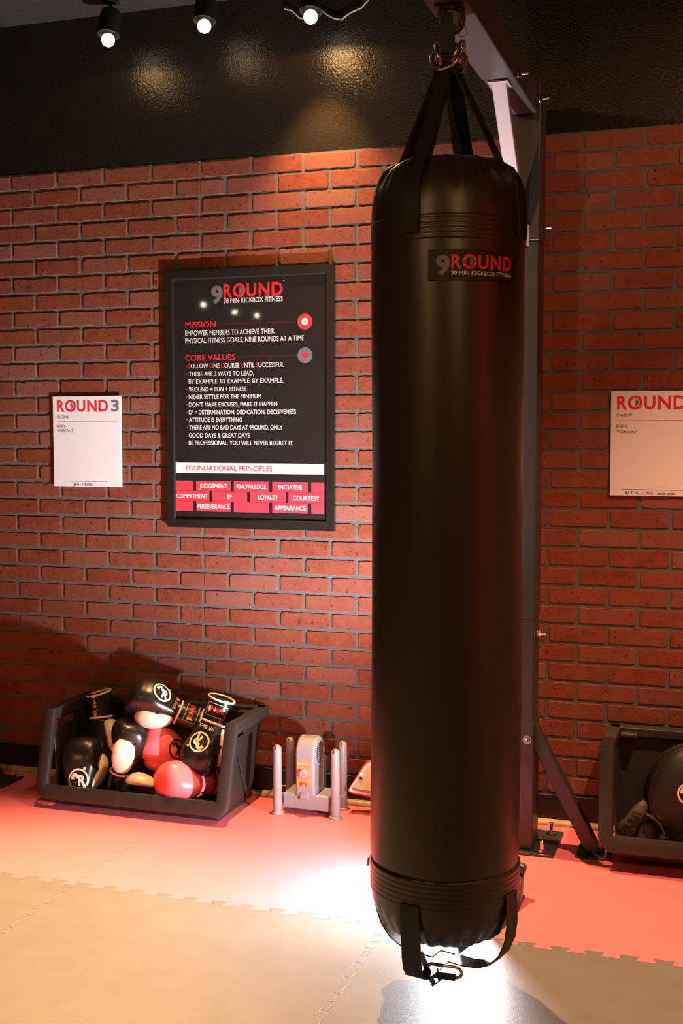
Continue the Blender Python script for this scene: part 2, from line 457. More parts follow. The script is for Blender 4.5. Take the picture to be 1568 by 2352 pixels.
# interlocking floor mats
def seam_x(x0, x1, y, n=11, amp=.0125):
    """toothed line along X from x0 to x1 at y"""
    pts = [(x0, y)]; p = (x1-x0)/n
    for i in range(n):
        c = x0 + (i+.5)*p; hb, ht = p*.20, p*.285
        pts += [(c-hb, y), (c-ht, y+2*amp), (c+ht, y+2*amp), (c+hb, y)]
    pts.append((x1, y)); return pts
def seam_y(x, y0, y1, n=11, amp=.010):
    return [(b+x, a) for a, b in seam_x(y0, y1, 0, n, amp)]
XS = [-2.880, -1.895, -0.910, 0.075, 1.060]
YS = [-0.036, -1.020, -2.005]
def floor_mat(i, j, label):
    x0, x1 = XS[i], XS[i+1]; y1, y0 = YS[j], YS[j+1]
    bot = seam_x(x0, x1, y0-.0125) if j == 0 else [(x0, y0), (x1, y0)]
    right = seam_y(x1, y0, y1)
    top = seam_x(x0, x1, y1-.0125)[::-1] if j == 1 else [(x1, y1), (x0, y1)]
    left = seam_y(x0, y0, y1)[::-1]
    if j == 0: # ends of the side seams follow the toothed line's level
        right = [(x1, y0-.0125)] + right[1:]; left = left[:-1] + [(x0, y0-.0125)]
    else:
        right = right[:-1] + [(x1, y1-.0125)]; left = [(x0, y1-.0125)] + left[1:]
    poly = []
    for seg in (bot, right, top, left):
        for p in seg:
            if not poly or (abs(p[0]-poly[-1][0])+abs(p[1]-poly[-1][1])) > 1e-5: poly.append(p)
    if (abs(poly[0][0]-poly[-1][0])+abs(poly[0][1]-poly[-1][1])) < 1e-5: poly.pop()
    n = len(poly); mb = MB()
    # shrink by a hair so that neighbouring tiles meet in a fine groove
    q = []
    for k in range(n):
        a = Vector(poly[k-1]); b = Vector(poly[k]); c = Vector(poly[(k+1) % n])
        n1 = Vector((-(b-a).y, (b-a).x)).normalized(); n2 = Vector((-(c-b).y, (c-b).x)).normalized()
        d = n1+n2; d = d/max(.35, d.length_squared/2) if d.length > .01 else n1
        q.append(b + d*.00035)
    mb.add([(p[0], p[1], 0) for p in q] + [(p[0], p[1], -.0195) for p in q],
           [tuple(range(n))] + [tuple(range(2*n-1, n-1, -1))] + [(k, n+k, n+(k+1) % n, (k+1) % n) for k in range(n)])
    o = mb.build('floor_mat', REDMAT if j == 0 else GREYMAT, smooth=False, bevel=.0008, seg=2)
    tag(o, label, 'floor mat', 'interlocking foam floor mats')
floor_mat(0, 0, 'red foam floor mat under the bin of gloves, left of the red seam')
floor_mat(1, 0, 'red foam floor mat under the grey glove dryer, wall side')
floor_mat(2, 0, 'red foam floor mat under the steel post base, behind the punching bag')
floor_mat(3, 0, 'red foam floor mat at the right edge under the darker bin')
floor_mat(0, 1, 'grey foam floor mat at the lower left edge of the photo')
floor_mat(1, 1, 'grey foam floor mat in the middle front, left of the hanging bag')
floor_mat(2, 1, 'grey foam floor mat directly below the hanging bag')
floor_mat(3, 1, 'grey foam floor mat in the lower right corner')

# ------------------------------------------------------------------ ceiling lamps
def lamp(loc, aim, label, watts, angle, blend, group, light_to=None, bulb_r=.024, spill=0, wash=0):
    L = Vector(loc); A = Vector(aim).normalized()
    t = thing('ceiling_spotlight', label, 'lamp', (L.x, L.y, 2.942), group)
    b = L - A*.012
    can = MB(); ax = A; back = b - ax*.10
    # open can: outer wall, rim, inner wall
    x = ax.orthogonal().normalized(); y = ax.cross(x)
    def ring(c, r): return [c + x*r*cos(2*pi*k/28) + y*r*sin(2*pi*k/28) for k in range(28)]
    can.loft([ring(back, .012), ring(back, .032), ring(back+ax*.02, .038), ring(b-ax*.006, .040), ring(b-ax*.006, .037), ring(b-ax*.03, .034), ring(b-ax*.03, .002)], True, True)
    can.build('lamp_can', CAN, t)
    st = MB(); st.cyl(back+ax*.03+x*0, Vector((back.x, back.y, 2.935)), .006, n=10); st.cyl((back.x, back.y, 2.925), (back.x, back.y, 2.942), .03)
    st.build('stem', CAN, t)
    bu = MB(); bu.sphere(L, bulb_r, 12); bu.build('bulb', BULBX if group == 'spotlights across the room' else BULB, t)
    if watts:
        tgt = L + Vector(light_to if light_to else aim)*1.0
        spot_light('lamp_light', L + Vector(aim).normalized()*.03, tgt, watts, angle, blend, (1.0, .50, .27) if group == 'spotlights over the right side' else WARM)
    if wash:
        spot_light('lamp_wash', L + Vector((0,0,-.028)), L + Vector((-.02,.25,-1)), wash, 64, 1.0)
    if spill:
        spot_light('lamp_spill', L + Vector((0,0,-.026)), L + Vector((0,0,-1)), spill, 166, 0.02)
    return t
G1 = 'spotlights along the brick wall'
lamp((-2.1917, -.18, 2.785), (0, -.22, -1), 'lit ceiling spotlight farthest from the punching bag', 760, 56, .9, G1, (-.02, -.52, -1), spill=1.4)
lamp((-1.8106, -.18, 2.7948), (0, -.22, -1), 'lit ceiling spotlight in the middle of the three over the wall', 640, 54, .9, G1, (-.08, -.56, -1), spill=0.4)
lamp((-1.4130, -.18, 2.785), (0, -.22, -1), 'lit ceiling spotlight nearest the punching bag, beside a pale cable', 600, 78, .8, G1, (.16, -.46, -1), spill=5, wash=100)
G2 = 'spotlights across the room'
for (x, y), lb in zip([(-5.49, -7.83), (-5.49, -8.69), (-5.41, -9.16)], ['first', 'second', 'third']):
    lamp((x, y, 2.72), (.3, .3, -1), 'lit ceiling spotlight across the room, reflected in the poster glass', 60, 100, .6, G2)
lamp((.42, -1.05, 2.74), (-.35, .35, -1), 'lit ceiling spotlight above the right end of the brick wall', 300, 80, .9, 'spotlights over the right side', (-.16, .10, -1))
lamp((.25, -.78, 2.76), (-.1, .2, -1), 'unseen spotlight added to brighten the brick right of the steel post', 26, 100, .9, 'spotlights over the right side', (-.25, .60, -.50))  # added lamp, out of view, lifts the dark brick beyond the post
lamp((2.25, -2.9, 2.74), (.5, 0, -1), 'unseen spotlight added to make the red side wall show in the bag', 420, 100, .8, 'spotlights over the right side', (.75, .0, -1))  # added lamp, out of view, gives the bag a red reflection and pink bounce
lamp((-1.9, -5.2, 2.74), (0, .1, -1), 'unseen fill spotlight added behind the viewpoint, toward the left', 120, 120, .8, 'added fill lights behind the viewpoint', (.25, .8, -.8))  # added fill, out of view, for the sheen on the bag's left
lamp((.9, -4.4, 2.74), (0, .1, -1), 'unseen fill spotlight added behind the viewpoint, toward the right', 90, 120, .8, 'added fill lights behind the viewpoint', (-.4, .8, -1))  # second added fill lamp, out of view, for the front of the bag
cb = MB()
pts = [(-1.574, 2.885), (-1.545, 2.876), (-1.515, 2.847), (-1.50, 2.843), (-1.47, 2.868), (-1.441, 2.873), (-1.41, 2.846), (-1.387, 2.833), (-1.358, 2.825), (-1.340, 2.838), (-1.319, 2.848), (-1.285, 2.858), (-1.262, 2.880), (-1.252, 2.93)]
cb.tube([(x, -.006, z) for x, z in pts], .0032, 8)
tag(cb.build('ceiling_cable', CABLE), 'thin pale cable looping along the black upper wall near a spotlight', 'cable')

# ------------------------------------------------------------------ framed poster
def poster():
    x0, x1, z0, z1 = -2.0535, -1.3825, 1.0065, 1.9692
    t = thing('framed_poster', 'tall black framed poster with red and white lettering on the brick wall', 'poster', (x0, -.003, z0))
    fr = MB(); wd = .030; yb, yf = -.0062, -.0225
    outer = [(x0, z0), (x1, z0), (x1, z1), (x0, z1)]; inner = [(x0+wd, z0+wd), (x1-wd, z0+wd), (x1-wd, z1-wd), (x0+wd, z1-wd)]
    lip = [(x0+wd+.004, z0+wd+.004), (x1-wd-.004, z0+wd+.004), (x1-wd-.004, z1-wd-.004), (x0+wd+.004, z1-wd-.004)]
    rings = [[(x, yb, z) for x, z in outer], [(x, yf, z) for x, z in outer], [(x, yf, z) for x, z in inner], [(x, yf+.006, z) for x, z in lip], [(x, -.0135, z) for x, z in lip]]
    fr.loft(rings, True, False)
    fr.build('frame', FRAMEB, t, bevel=.0012, smooth=False)
    gp = MB(); gp.box(x0+wd+.002, x1-wd-.002, -.0152, -.0144, z0+wd+.002, z1-wd-.002); gp.build('glass_pane', GLASS, t)
    p = MB(); y = -.0132
    p.box(x0+.02, x1-.02, -.0130, -.0070, z0+.02, z1-.02, 0)
    mi = {'w': 1, 'r': 2, 'R': 2, 'g': 3, 'b': 4, 'k': 0}
    def rect(a, b, c, d, m, yy=y): p.add([(a, yy, c), (b, yy, c), (b, yy, d), (a, yy, d)], [(0, 1, 2, 3)], m)
    rect(-2.0244, -1.4242, 1.2123, 1.2513, 1)
    for a, b in [(-2.0241,-1.9471),(-1.9355,-1.7935),(-1.7811,-1.6397),(-1.6271,-1.4859),(-1.4735,-1.4238)]: rect(a, b, 1.1460, 1.1835, 4)
    for a, b in [(-2.0246,-1.8813),(-1.8698,-1.7280),(-1.7157,-1.5736),(-1.5630,-1.4239)]: rect(a, b, 1.1072, 1.1447, 4)
    for a, b in [(-2.0250,-1.9479),(-1.9352,-1.7941),(-1.7817,-1.6401),(-1.6275,-1.4861),(-1.4737,-1.4240)]: rect(a, b, 1.0685, 1.1060, 4)
    yt = y - .0003
    T = [("9",-1.8673,-1.8203,1.8443,0.0644,"g",.045),("30 MIN KICKBOX FITNESS",-1.8164,-1.5826,1.8440,0.0180,"w",.012),
    ("TM",-1.5815,-1.5745,1.9165,.004,"w",0),
    ("MISSION",-1.9748,-1.8507,1.7583,0.0209,"r",.012),("EMPOWER MEMBERS TO ACHIEVE THEIR",-1.9751,-1.6157,1.7278,0.0186,"w",.008),
    ("PHYSICAL FITNESS GOALS, NINE ROUNDS AT A TIME",-1.9754,-1.5010,1.7000,0.0186,"w",.008),("CORE VALUES",-1.9761,-1.7727,1.6342,0.0222,"r",.012),
    ("THERE ARE 3 WAYS TO LEAD.",-1.9615,-1.6982,1.5768,0.0166,"w",.008),("BY EXAMPLE. BY EXAMPLE. BY EXAMPLE.",-1.9628,-1.5824,1.5485,0.0166,"w",.008),
    ("9ROUND = FUN + FITNESS",-1.9621,-1.7279,1.5196,0.0163,"w",.008),("NEVER SETTLE FOR THE MINIMUM",-1.9624,-1.6695,1.4912,0.0160,"w",.008),
    ("DON'T MAKE EXCUSES, MAKE IT HAPPEN",-1.9627,-1.6063,1.4627,0.0161,"w",.008),("D\u00b3 = DETERMINATION, DEDICATION, DECISIVENESS",-1.9630,-1.5326,1.4333,0.0162,"w",.008),
    ("ATTITUDE IS EVERYTHING",-1.9633,-1.7458,1.4053,0.0161,"w",.008),("THERE ARE NO BAD DAYS AT 9ROUND, ONLY",-1.9626,-1.5855,1.3763,0.0161,"w",.008),
    ("GOOD DAYS & GREAT DAYS",-1.9639,-1.7157,1.3468,0.0161,"w",.008),("BE PROFESSIONAL. YOU WILL NEVER REGRET IT.",-1.9642,-1.5426,1.3183,0.0163,"w",.008),
    ("FOUNDATIONAL PRINCIPLES",-1.9763,-1.6272,1.2221,0.0190,"r",.012),
    ("JUDGEMENT",-1.9217,-1.8079,1.1563,0.0166,"w",.008),("KNOWLEDGE",-1.7702,-1.6514,1.1563,0.0165,"w",.008),("INITIATIVE",-1.6019,-1.5102,1.1563,0.0163,"w",.008),
    ("COMMITMENT",-2.0168,-1.8883,1.1172,0.0165,"w",.008),("E\u00b2",-1.8077,-1.7903,1.1172,0.0155,"w",.008),("LOYALTY",-1.6838,-1.6035,1.1172,0.0160,"w",.008),("COURTESY",-1.5462,-1.4433,1.1165,0.0162,"w",.008),
    ("PERSEVERANCE",-1.9306,-1.7980,1.0788,0.0167,"w",.008),("APPEARANCE",-1.6187,-1.4946,1.0788,0.0163,"w",.008)]
    for s, a, b, z, h, c, bd in T: letters(p, s, a, b, z, h, yt, mi[c], bd)
    # FOLLOW ONE COURSE UNTIL SUCCESSFUL with its red initials
    line = "FOLLOW ONE COURSE UNTIL SUCCESSFUL"; a, b = -1.9622, -1.5788
    full, _ = glyphs(line, .008); fx0 = min(v[0] for v in full); fx1 = max(v[0] for v in full); sx = (b-a)/(fx1-fx0)
    pos = 0
    for wd_ in line.split(' '):
        pre = line[:pos]
        # advance measured from the width of the text so far
        def width(s_):
            vs, _f = glyphs(s_, .008); return max(v[0] for v in vs)
        st = width(pre + wd_) - width(wd_) if pre else 0.0
        i0, _f = glyphs(wd_[0], .008); ix0 = min(v[0] for v in i0); ix1 = max(v[0] for v in i0)
        rs, _f = glyphs(wd_, .008); rx1 = max(v[0] for v in rs)
        r0, _f = glyphs(wd_[1:], .008); rw = max(v[0] for v in r0) - min(v[0] for v in r0)
        letters(p, wd_[0], a+(st+ix0-fx0)*sx, a+(st+ix1-fx0)*sx, 1.6061, .0170, yt, 2, .008)
        letters(p, wd_[1:], a+(st+rx1-rw-fx0)*sx, a+(st+rx1-fx0)*sx, 1.6061, .0170, yt, 1, .008)
        pos += len(wd_)+1
    for vs, fs, c in round_word(-1.8177, -1.5825, 1.8642, .0507, .035): p.add([(x, yt, z) for x, z in vs], fs, mi[c])
    def disc(cx, cz, r, m, k, n=28): p.add([(cx+r*cos(2*pi*i/n), y-k, cz+r*sin(2*pi*i/n)) for i in range(n)], [tuple(range(n))], m)
    for z in (1.614, 1.585, 1.5277, 1.4990, 1.4707, 1.4415, 1.4133, 1.3843, 1.3264): disc(-1.9705, z, .0026, 2, .0003, 10)
    disc(-1.4968, 1.7675, .0290, 4, .0002); disc(-1.4968, 1.7675, .0150, 0, .0004); disc(-1.4968, 1.7675, .0135, 1, .0006); disc(-1.4968, 1.7675, .003, 2, .0008)
    disc(-1.4968, 1.6458, .0288, 3, .0002)
    h = [(16*sin(u)**3, 13*cos(u)-5*cos(2*u)-2*cos(3*u)-cos(4*u)) for u in [2*pi*i/30 for i in range(30)]]
    p.add([(-1.4968+x*.00085, y-.0005, 1.6462+z*.0009) for x, z in h], [tuple(range(30))], 2)
    for xa, xb, z, m in [(-1.845, -1.528, 1.7675, 2), (-1.765, -1.528, 1.6455, 2), (-1.615, -1.428, 1.2315, 3)]:
        k = xa
        while k < xb: rect(k, k+.0016, z, z+.0010, m, yt); k += .0046
    p.build('poster_print', [PRINTB, INKW, INKR, INKG, PRINTR], t, smooth=False)
poster()

# ------------------------------------------------------------------ workout boards
def board(x0, x1, z0, z1, label, kind):
    t = thing('workout_board', label, 'sign', (x0, -.006, z0), 'white workout boards on the brick wall')
    b = MB(); b.box(x0, x1, -.0125, -.0060, z0, z1); b.build('panel', PAPER, t, bevel=.0012)
    p = MB(); y = -.0129; W = x1-x0
    mi = {'R': 0, 'g': 1}
    def tx(s, a, b_, zz, h, m, bd=0): letters(p, s, a, b_, zz, h, y, m, bd)
    def rect(a, b_, c, d, m): p.add([(a, y, c), (b_, y, c), (b_, y, d), (a, y, d)], [(0, 1, 2, 3)], m)
    for vs, fs, c in round_word(x0+.0195, x0+.2445, z1-.0615, .0458, .030): p.add([(x, y, z) for x, z in vs], fs, mi[c])
    tx('C.H.O.W.', x0+.0190, x0+.0725, z1-.0870, .0112, 2)
    rect(x0+.0185, x0+.2830, z1-.0990, z1-.0976, 0)
    tx('DAILY', x0+.0190, x0+.0550, z1-.1225, .0103, 2); tx('WORKOUT', x0+.0188, x0+.0890, z1-.1400, .0108, 2)
    if kind == 3:
        tx('3', x0+.2575, x0+.2915, z1-.0615, .0458, 1, .035)
        rect(x0+.044, x0+.195, z0+.0195, z0+.0210, 2); rect(x0+.199, x0+.222, z0+.0192, z0+.0200, 2); rect(x0+.228, x0+.238, z0+.0190, z0+.0198, 2)
        tx('JAB \\ CROSS', x0+.088, x0+.172, z0+.0035, .0108, 2, .008)
    else:
        rect(x0+.039, x0+.149, z0+.0205, z0+.0217, 2); rect(x0+.160, x0+.285, z0+.0200, z0+.0212, 2)
        tx('ALT FK  -  30X', x0+.051, x0+.143, z0+.0060, .0090, 2, .008)
        tx('each side', x0+.156, x0+.212, z0+.0050, .0085, 2, .004)
    p.build('lettering', [INKR, INKG, INKK], t, smooth=False)
board(-2.5500, -2.2510, 1.1548, 1.5070, 'white round three workout board left of the framed poster', 3)
board(-.4026, -.1036, 1.1530, 1.5042, 'white workout board at the right edge, beyond the steel post', 4)

# ------------------------------------------------------------------ the steel bag stand
def bolt(mb, c, ax, r=.010, l=.022, washer=True):
    c = Vector(c); ax = Vector(ax).normalized(); x = ax.orthogonal().normalized(); y = ax.cross(x)
    def ring(d, rr, n): return [c+ax*d + x*rr*cos(2*pi*k/n) + y*rr*sin(2*pi*k/n) for k in range(n)]
    if washer: mb.loft([ring(0, r*1.5, 20), ring(.002, r*1.5, 20)])
    mb.loft([ring(.002, r, 6), ring(.011, r, 6)])
    mb.loft([ring(.011, r*.55, 12), ring(l-.002, r*.55, 12), ring(l, r*.4, 12)])
def stand():
    t = thing('bag_stand', 'black steel post and overhead arm that carries the punching bag', 'bag stand', (-.656, -.24, 0))
    MB().box(-.785, -.530, -.354, -.108, 0.0, .008).build('base_plate', STEELB, t, bevel=.0015)
    MB().box(-.703, -.6065, -.318, -.205, .008, 2.36).build('post', STEELB, t, bevel=.004, seg=3)
    MB().box(-.706, -.6035, -.321, -.202, .008, .428).build('lower_sleeve', STEELB, t, bevel=.004, seg=3)
    MB().box(-.706, -.6035, -.321, -.202, .768, 1.970).build('middle_sleeve', STEELB, t, bevel=.004, seg=3)
    MB().box(-.7085, -.6010, -.3235, -.200, 1.972, 2.462).build('upper_sleeve', STEELB, t, bevel=.004, seg=3)
    MB().box(-.702, -.6130, -.74, -.3235, 2.363, 2.457).build('elbow', ARMB, t, bevel=.003)
    MB().box(-.7045, -.6105, -2.60, -.735, 2.360, 2.460).build('arm', ARMB, t, bevel=.004, seg=3)
    br = MB(); hw = .0215; d = Vector((0, .38, -.385)).normalized(); n = Vector((0, -d.z, d.y))*-1
    a = Vector((-.661, -.700, 2.362)); b = Vector((-.661, -.3235, 1.985))
    th = Vector((0, .018, .018)); x = Vector((hw, 0, 0))
    br.hexa([a-x-th*0+Vector((0,-.012,0)), a+x+Vector((0,-.012,0)), a+x+Vector((0,.030,0)), a-x+Vector((0,.030,0)), b-x+Vector((0,0,-.012)), b+x+Vector((0,0,-.012)), b+x+Vector((0,0,.030)), b-x+Vector((0,0,.030))])
    br.build('brace', STEELG, t, bevel=.0025)
    MB().box(-.690, -.632, -.722, -.655, 2.3555, 2.3605).build('brace_plate', STEELG, t, bevel=.001)
    MB().box(-.690, -.632, -.3265, -.3225, 1.955, 2.02).build('brace_plate', STEELG, t, bevel=.001)
    # splayed feet of the post, one to each side
    for s in (1, -1):
        f = MB(); cx = -.656
        f.hexa([(cx+s*.048, -.285, .335), (cx+s*.048, -.24, .335), (cx+s*.048, -.24, .43), (cx+s*.048, -.285, .43),
                (cx+s*.220, -.285, .006), (cx+s*.220, -.24, .006), (cx+s*.272, -.24, .006), (cx+s*.272, -.285, .006)])
        f.build('foot_brace', STEELB, t, bevel=.003)
        g = MB(); g.box(cx+s*.19, cx+s*.30, -.325, -.20, 0, .007); g.build('foot_plate', STEELB, t, bevel=.0015)
        h = MB(); bolt(h, (cx+s*.286, -.305, .007), (0,0,1), .008, .026); h.build('anchor_bolt', CHROME, t, ang=30)
    for c, ax in [((-.6105, -.676, 2.385), (1,0,0)), ((-.6010, -.345, 2.400), (1,0,0)), ((-.6010, -.262, 2.018), (1,0,0)), ((-.6035, -.262, .712), (1,0,0)), ((-.623, -.321, .372), (0,-1,0))]:
        h = MB(); bolt(h, c, ax, .0095, .030 if ax[0] else .016); h.build('bolt', CHROME, t, ang=30)
    for c in [(-.570, -.335, .008), (-.566, -.150, .008), (-.745, -.335, .008), (-.745, -.150, .008)]:
        h = MB(); bolt(h, c, (0,0,1), .0125, .042); h.build('anchor_bolt', CHROME, t, ang=30)
    return t
stand()
fb = thing('stand_foot', 'black steel brace foot on the red mat at the far left edge', 'bag stand', (-2.72, -.2, 0))
MB().hexa([(-2.98,-.20,.34),(-2.98,-.155,.34),(-2.98,-.155,.42),(-2.98,-.20,.42),(-2.775,-.20,.006),(-2.775,-.155,.006),(-2.69,-.155,.006),(-2.69,-.20,.006)]).build('foot_brace', STEELB, fb, bevel=.003)
MB().box(-2.80, -2.650, -.255, -.105, 0, .007).build('foot_plate', STEELB, fb, bevel=.0015)
MB().box(-3.08, -2.98, -.235, -.12, 0, 2.3).build('post', STEELB, fb, bevel=.004)
h = MB(); bolt(h, (-2.672, -.125, .007), (0,0,1), .008, .026); h.build('anchor_bolt', CHROME, fb, ang=30)

# ------------------------------------------------------------------ the punching bag
BX, BY, BR = -.656, -1.340, .181
TOC = Vector((.656, -2.807, 0)).normalized(); RGT = Vector((-TOC.y, TOC.x, 0))   # towards / right as seen from the aisle
def az(deg):
    a = radians(deg); return TOC*cos(a) + RGT*sin(a)
def bag():
    t = thing('punching_bag', 'tall black vinyl punching bag hanging by straps from the steel arm', 'punching bag', (BX, BY, .13))
    # body
    prof_body = [(.1765, .330), (.1800, .345), (.1805, .60), (.1800, 1.0), (.1812, 1.45), (.1808, 1.78), (.1805, 1.805)]
    def rad(a, r, z): return r + .0010*sin(2*a+z*3) + .0009*sin(3*a - z*5.2) + .0007*sin(5*a+z*9)
    zs = [.330 + (1.805-.330)*i/48 for i in range(49)]
    def interp(z):
        for (r0, z0), (r1, z1) in zip(prof_body, prof_body[1:]):
            if z0 <= z <= z1: return r0+(r1-r0)*(z-z0)/(z1-z0)
        return prof_body[-1][0]
    b = MB(); b.lathe([(interp(z), z) for z in zs], 128, (BX, BY, 0), rad=rad); b.build('body', BAGV, t, ang=60)
    # top cap with puckered shoulder
    def pucker(a, r, z):
        k = max(0, min(1, (z-1.925)/.04)) * max(0, min(1, (r-.03)/.08))
        return r + k*(.0035*sin(31*a) + .0030*sin(17*a+1.3) + .0015*sin(53*a))
    top = [(.1815, 1.853), (.1815, 1.880), (.1800, 1.905), (.1755, 1.930), (.1660, 1.953), (.1520, 1.973), (.135, 1.987), (.115, 1.996), (.085, 2.002), (.040, 2.005), (.001, 2.005)]
    c = MB(); c.lathe(top, 220, (BX, BY, 0), rad=pucker); c.build('top_cap', BAGV, t, ang=60)
    # stitched bands
    def band(z0, z1, n, name):
        pr = []
        for i in range(n):
            za = z0+(z1-z0)*i/n; zb = z0+(z1-z0)*(i+1)/n; h = zb-za
            pr += [(.1818, za), (.1826, za+h*.2), (.1829, za+h*.5), (.1826, za+h*.8)]
        pr.append((.1812, z1))
        m = MB(); m.lathe(pr, 128, (BX, BY, 0)); return m.build(name, BAGV, t, ang=60)
    band(1.800, 1.856, 5, 'upper_band'); band(.262, .335, 6, 'lower_band')
    def pleat(a, r, z):
        k = max(0, min(1, (.225-z)/.04))*max(0, min(1, (r-.02)/.08)); return r + k*(.004*sin(27*a)+.003*sin(15*a+.7))
    bot = [(.001, .140), (.06, .142), (.100, .150), (.130, .163), (.155, .185), (.171, .215), (.178, .240), (.1800, .266)]
    m = MB(); m.lathe(bot, 200, (BX, BY, 0), rad=pleat); m.build('bottom_cap', BAGV, t, ang=60)
    # hanging straps, each a double ribbon running from the rings over the shoulder to the band
    cz = Vector((BX, BY, 0)); wdt = .050
    shoulder = [(.128, 1.9925), (.152, 1.9770), (.1665, 1.957), (.1765, 1.932), (.1815, 1.905), (.1838, 1.880), (.1846, 1.850), (.1850, 1.815)]
    for deg in (-28, -124, 160, 66):
        d = az(deg); s = Vector((-d.y, d.x, 0))
        path = [cz + d*.016 + Vector((0,0,2.232)), cz + d*.022 + Vector((0,0,2.205))] + [cz + d*r + Vector((0,0,z)) for r, z in shoulder]
        nr = []
        for i in range(len(path)):
            a = path[max(0, i-1)]; e = path[min(len(path)-1, i+1)]; tg = (e-a).normalized(); nr.append(s.cross(tg).normalized())
        wd = [s*(wdt*(.78 if i == 0 else (.85 if i == 1 else 1))) for i in range(len(path))]
        if deg == -124:   # this strap hangs with a quarter twist
            tw = (RGT*.93 - TOC*.36).normalized()
            for i, k in enumerate((1, 1, .85, .6, .3)):
                v = (tw*k - s*(1-k)*(1 if s.dot(tw) < 0 else -1)).normalized()
                wd[i] = v*wd[i].length
                tg = (path[i+1]-path[max(0, i-1)]).normalized(); nr[i] = v.cross(tg).normalized()
        mbs = MB(); mbs.ribbon(path, wd, .004, nr)
        # stitched edge lines
        for e in (-.42, .42):
            mbs.tube([p + w_*e + n_*.0026*(1 if n_.dot(d) > 0 or n_.z > 0 else -1) for p, w_, n_ in zip(path, wd, nr)], .0009, 6)
        mbs.build('hanging_strap', WEB, t, ang=30)
    # chrome rings through the strap loops
    for deg, off, tilt in [(-30, .030, .35), (-112, .034, -.3), (160, .030, .4), (72, .036, -.4)]:
        d = az(deg); s = Vector((-d.y, d.x, 0))
        r = MB(); r.torus(cz + d*off*.6 + Vector((0,0,2.244)), .0345, .0045, d + Vector((0,0,tilt)) + s*.15, 40, 10)
        r.build('ring', BRASS, t, ang=60)
    # bottom straps: loops that leave the band and meet at a link below
    link = cz + Vector((0,0,.085))
    for deg, sag in ((-26, .0), (58, .03), (-118, .03), (150, .03)):
        d = az(deg); s = Vector((-d.y, d.x, 0))
        if sag == 0:
            pr = [(.184, .275), (.1855, .25), (.182, .215), (.178, .18), (.174, .14), (.168, .112), (.155, .093), (.135, .085), (.09, .083), (.03, .084)]
        else:
            pr = [(.184, .285), (.186, .25), (.187, .21), (.181, .17), (.166, .135), (.142, .108), (.11, .092), (.07, .085), (.02, .084)]
        path = [cz + d*r + Vector((0,0,z)) for r, z in pr]
        nr = []
        for i in range(len(path)):
            a = path[max(0, i-1)]; e = path[min(len(path)-1, i+1)]; nr.append(s.cross((e-a).normalized()).normalized())
        mbs = MB(); mbs.ribbon(path, [s*.050]*len(path), .0035, nr); mbs.build('bottom_strap', WEB, t, ang=30)
    k = MB()
    ln = az(75); upv = Vector((0,0,1)); c0 = cz + TOC*.075 + Vector((0,0,.080))
    pts = []
    for i in range(24):
        a = 2*pi*i/24; sx = .026 if cos(a) >= 0 else -.026
        pts.append(c0 + ln*(sx + .017*cos(a)) + (upv*.9 + TOC*.3)*.017*sin(a))
    k.tube(pts, .0042, 10, closed=True); k.build('bottom_link', BRASS, t, ang=60)
    sl = MB(); q0 = c0 - (upv*.9+TOC*.3)*.017; sl.cyl(q0 - ln*.027, q0 + ln*.027, .0085, n=14); sl.build('link_sleeve', WEB, t, ang=40)
    tb = MB(); e = az(-70); n_ = az(20)
    a0 = cz + TOC*.075 + e*.060 + Vector((0,0,.130)); a1 = cz + TOC*.075 + e*.026 + Vector((0,0,.048)); a2 = cz + TOC*.075 + e*.010 + Vector((0,0,.058))
    wv = n_*.028 + Vector((0,0,.02))
    tb.ribbon([a0, a0*.5+a1*.5, a1, a2, c0-ln*.02], [wv, wv, wv*.9, wv*.9, wv*.7], .004, [e.cross(n_)]*5); tb.build('strap_tab', WEB, t, ang=30)
    bk = MB(); d = az(-88); bk.ribbon([cz+d*.186+Vector((0,0,.330)), cz+d*.188+Vector((0,0,.310))], [RGT.cross(d).cross(d)*0+Vector((-d.y,d.x,0))*.02]*2, .006, [d, d]); bk.build('strap_stitch', TAN, t)
    # logo patch bent round the body
    def wrap(vs, r): # (angle arc metres, z) -> world
        out = []
        for u, z in vs:
            d = az(math.degrees(u/BR)); p_ = cz + d*r; out.append((p_.x, p_.y, z))
        return out
    def ang_of(px): return px
    U0_, U1_ = BR*radians(-14.0), BR*radians(54.0)
    pm = MB(); n = 24
    for i in range(n):
        a = U0_+(U1_-U0_)*i/n; e_ = U0_+(U1_-U0_)*(i+1)/n
        o = wrap([(a, 1.707), (e_, 1.707), (e_, 1.775), (a, 1.775)], BR+.0030); ii = wrap([(a, 1.707), (e_, 1.707), (e_, 1.775), (a, 1.775)], BR-.002)
        pm.hexa([ii[0], ii[1], o[1], o[0], ii[3], ii[2], o[2], o[3]])
    pt = pm.build('logo_patch', PATCHB, t, ang=40)
    lt = MB(); mi = {'g': 0, 'R': 1, 'w': 2}
    for vs, fs, c_ in logo_line(U0_+.018, U1_-.012, 1.7185, .0440):
        v2, f2 = refine(vs, fs, .004); lt.add(wrap(v2, BR+.0036), f2, mi[c_])
    o = lt.build('lettering', [INKG, INKR, PATW], None, smooth=False)
    o.parent = pt; o.matrix_parent_inverse = Matrix.Translation(-t.location)
    for pv in o.data.vertices: pass
    return t
bag()
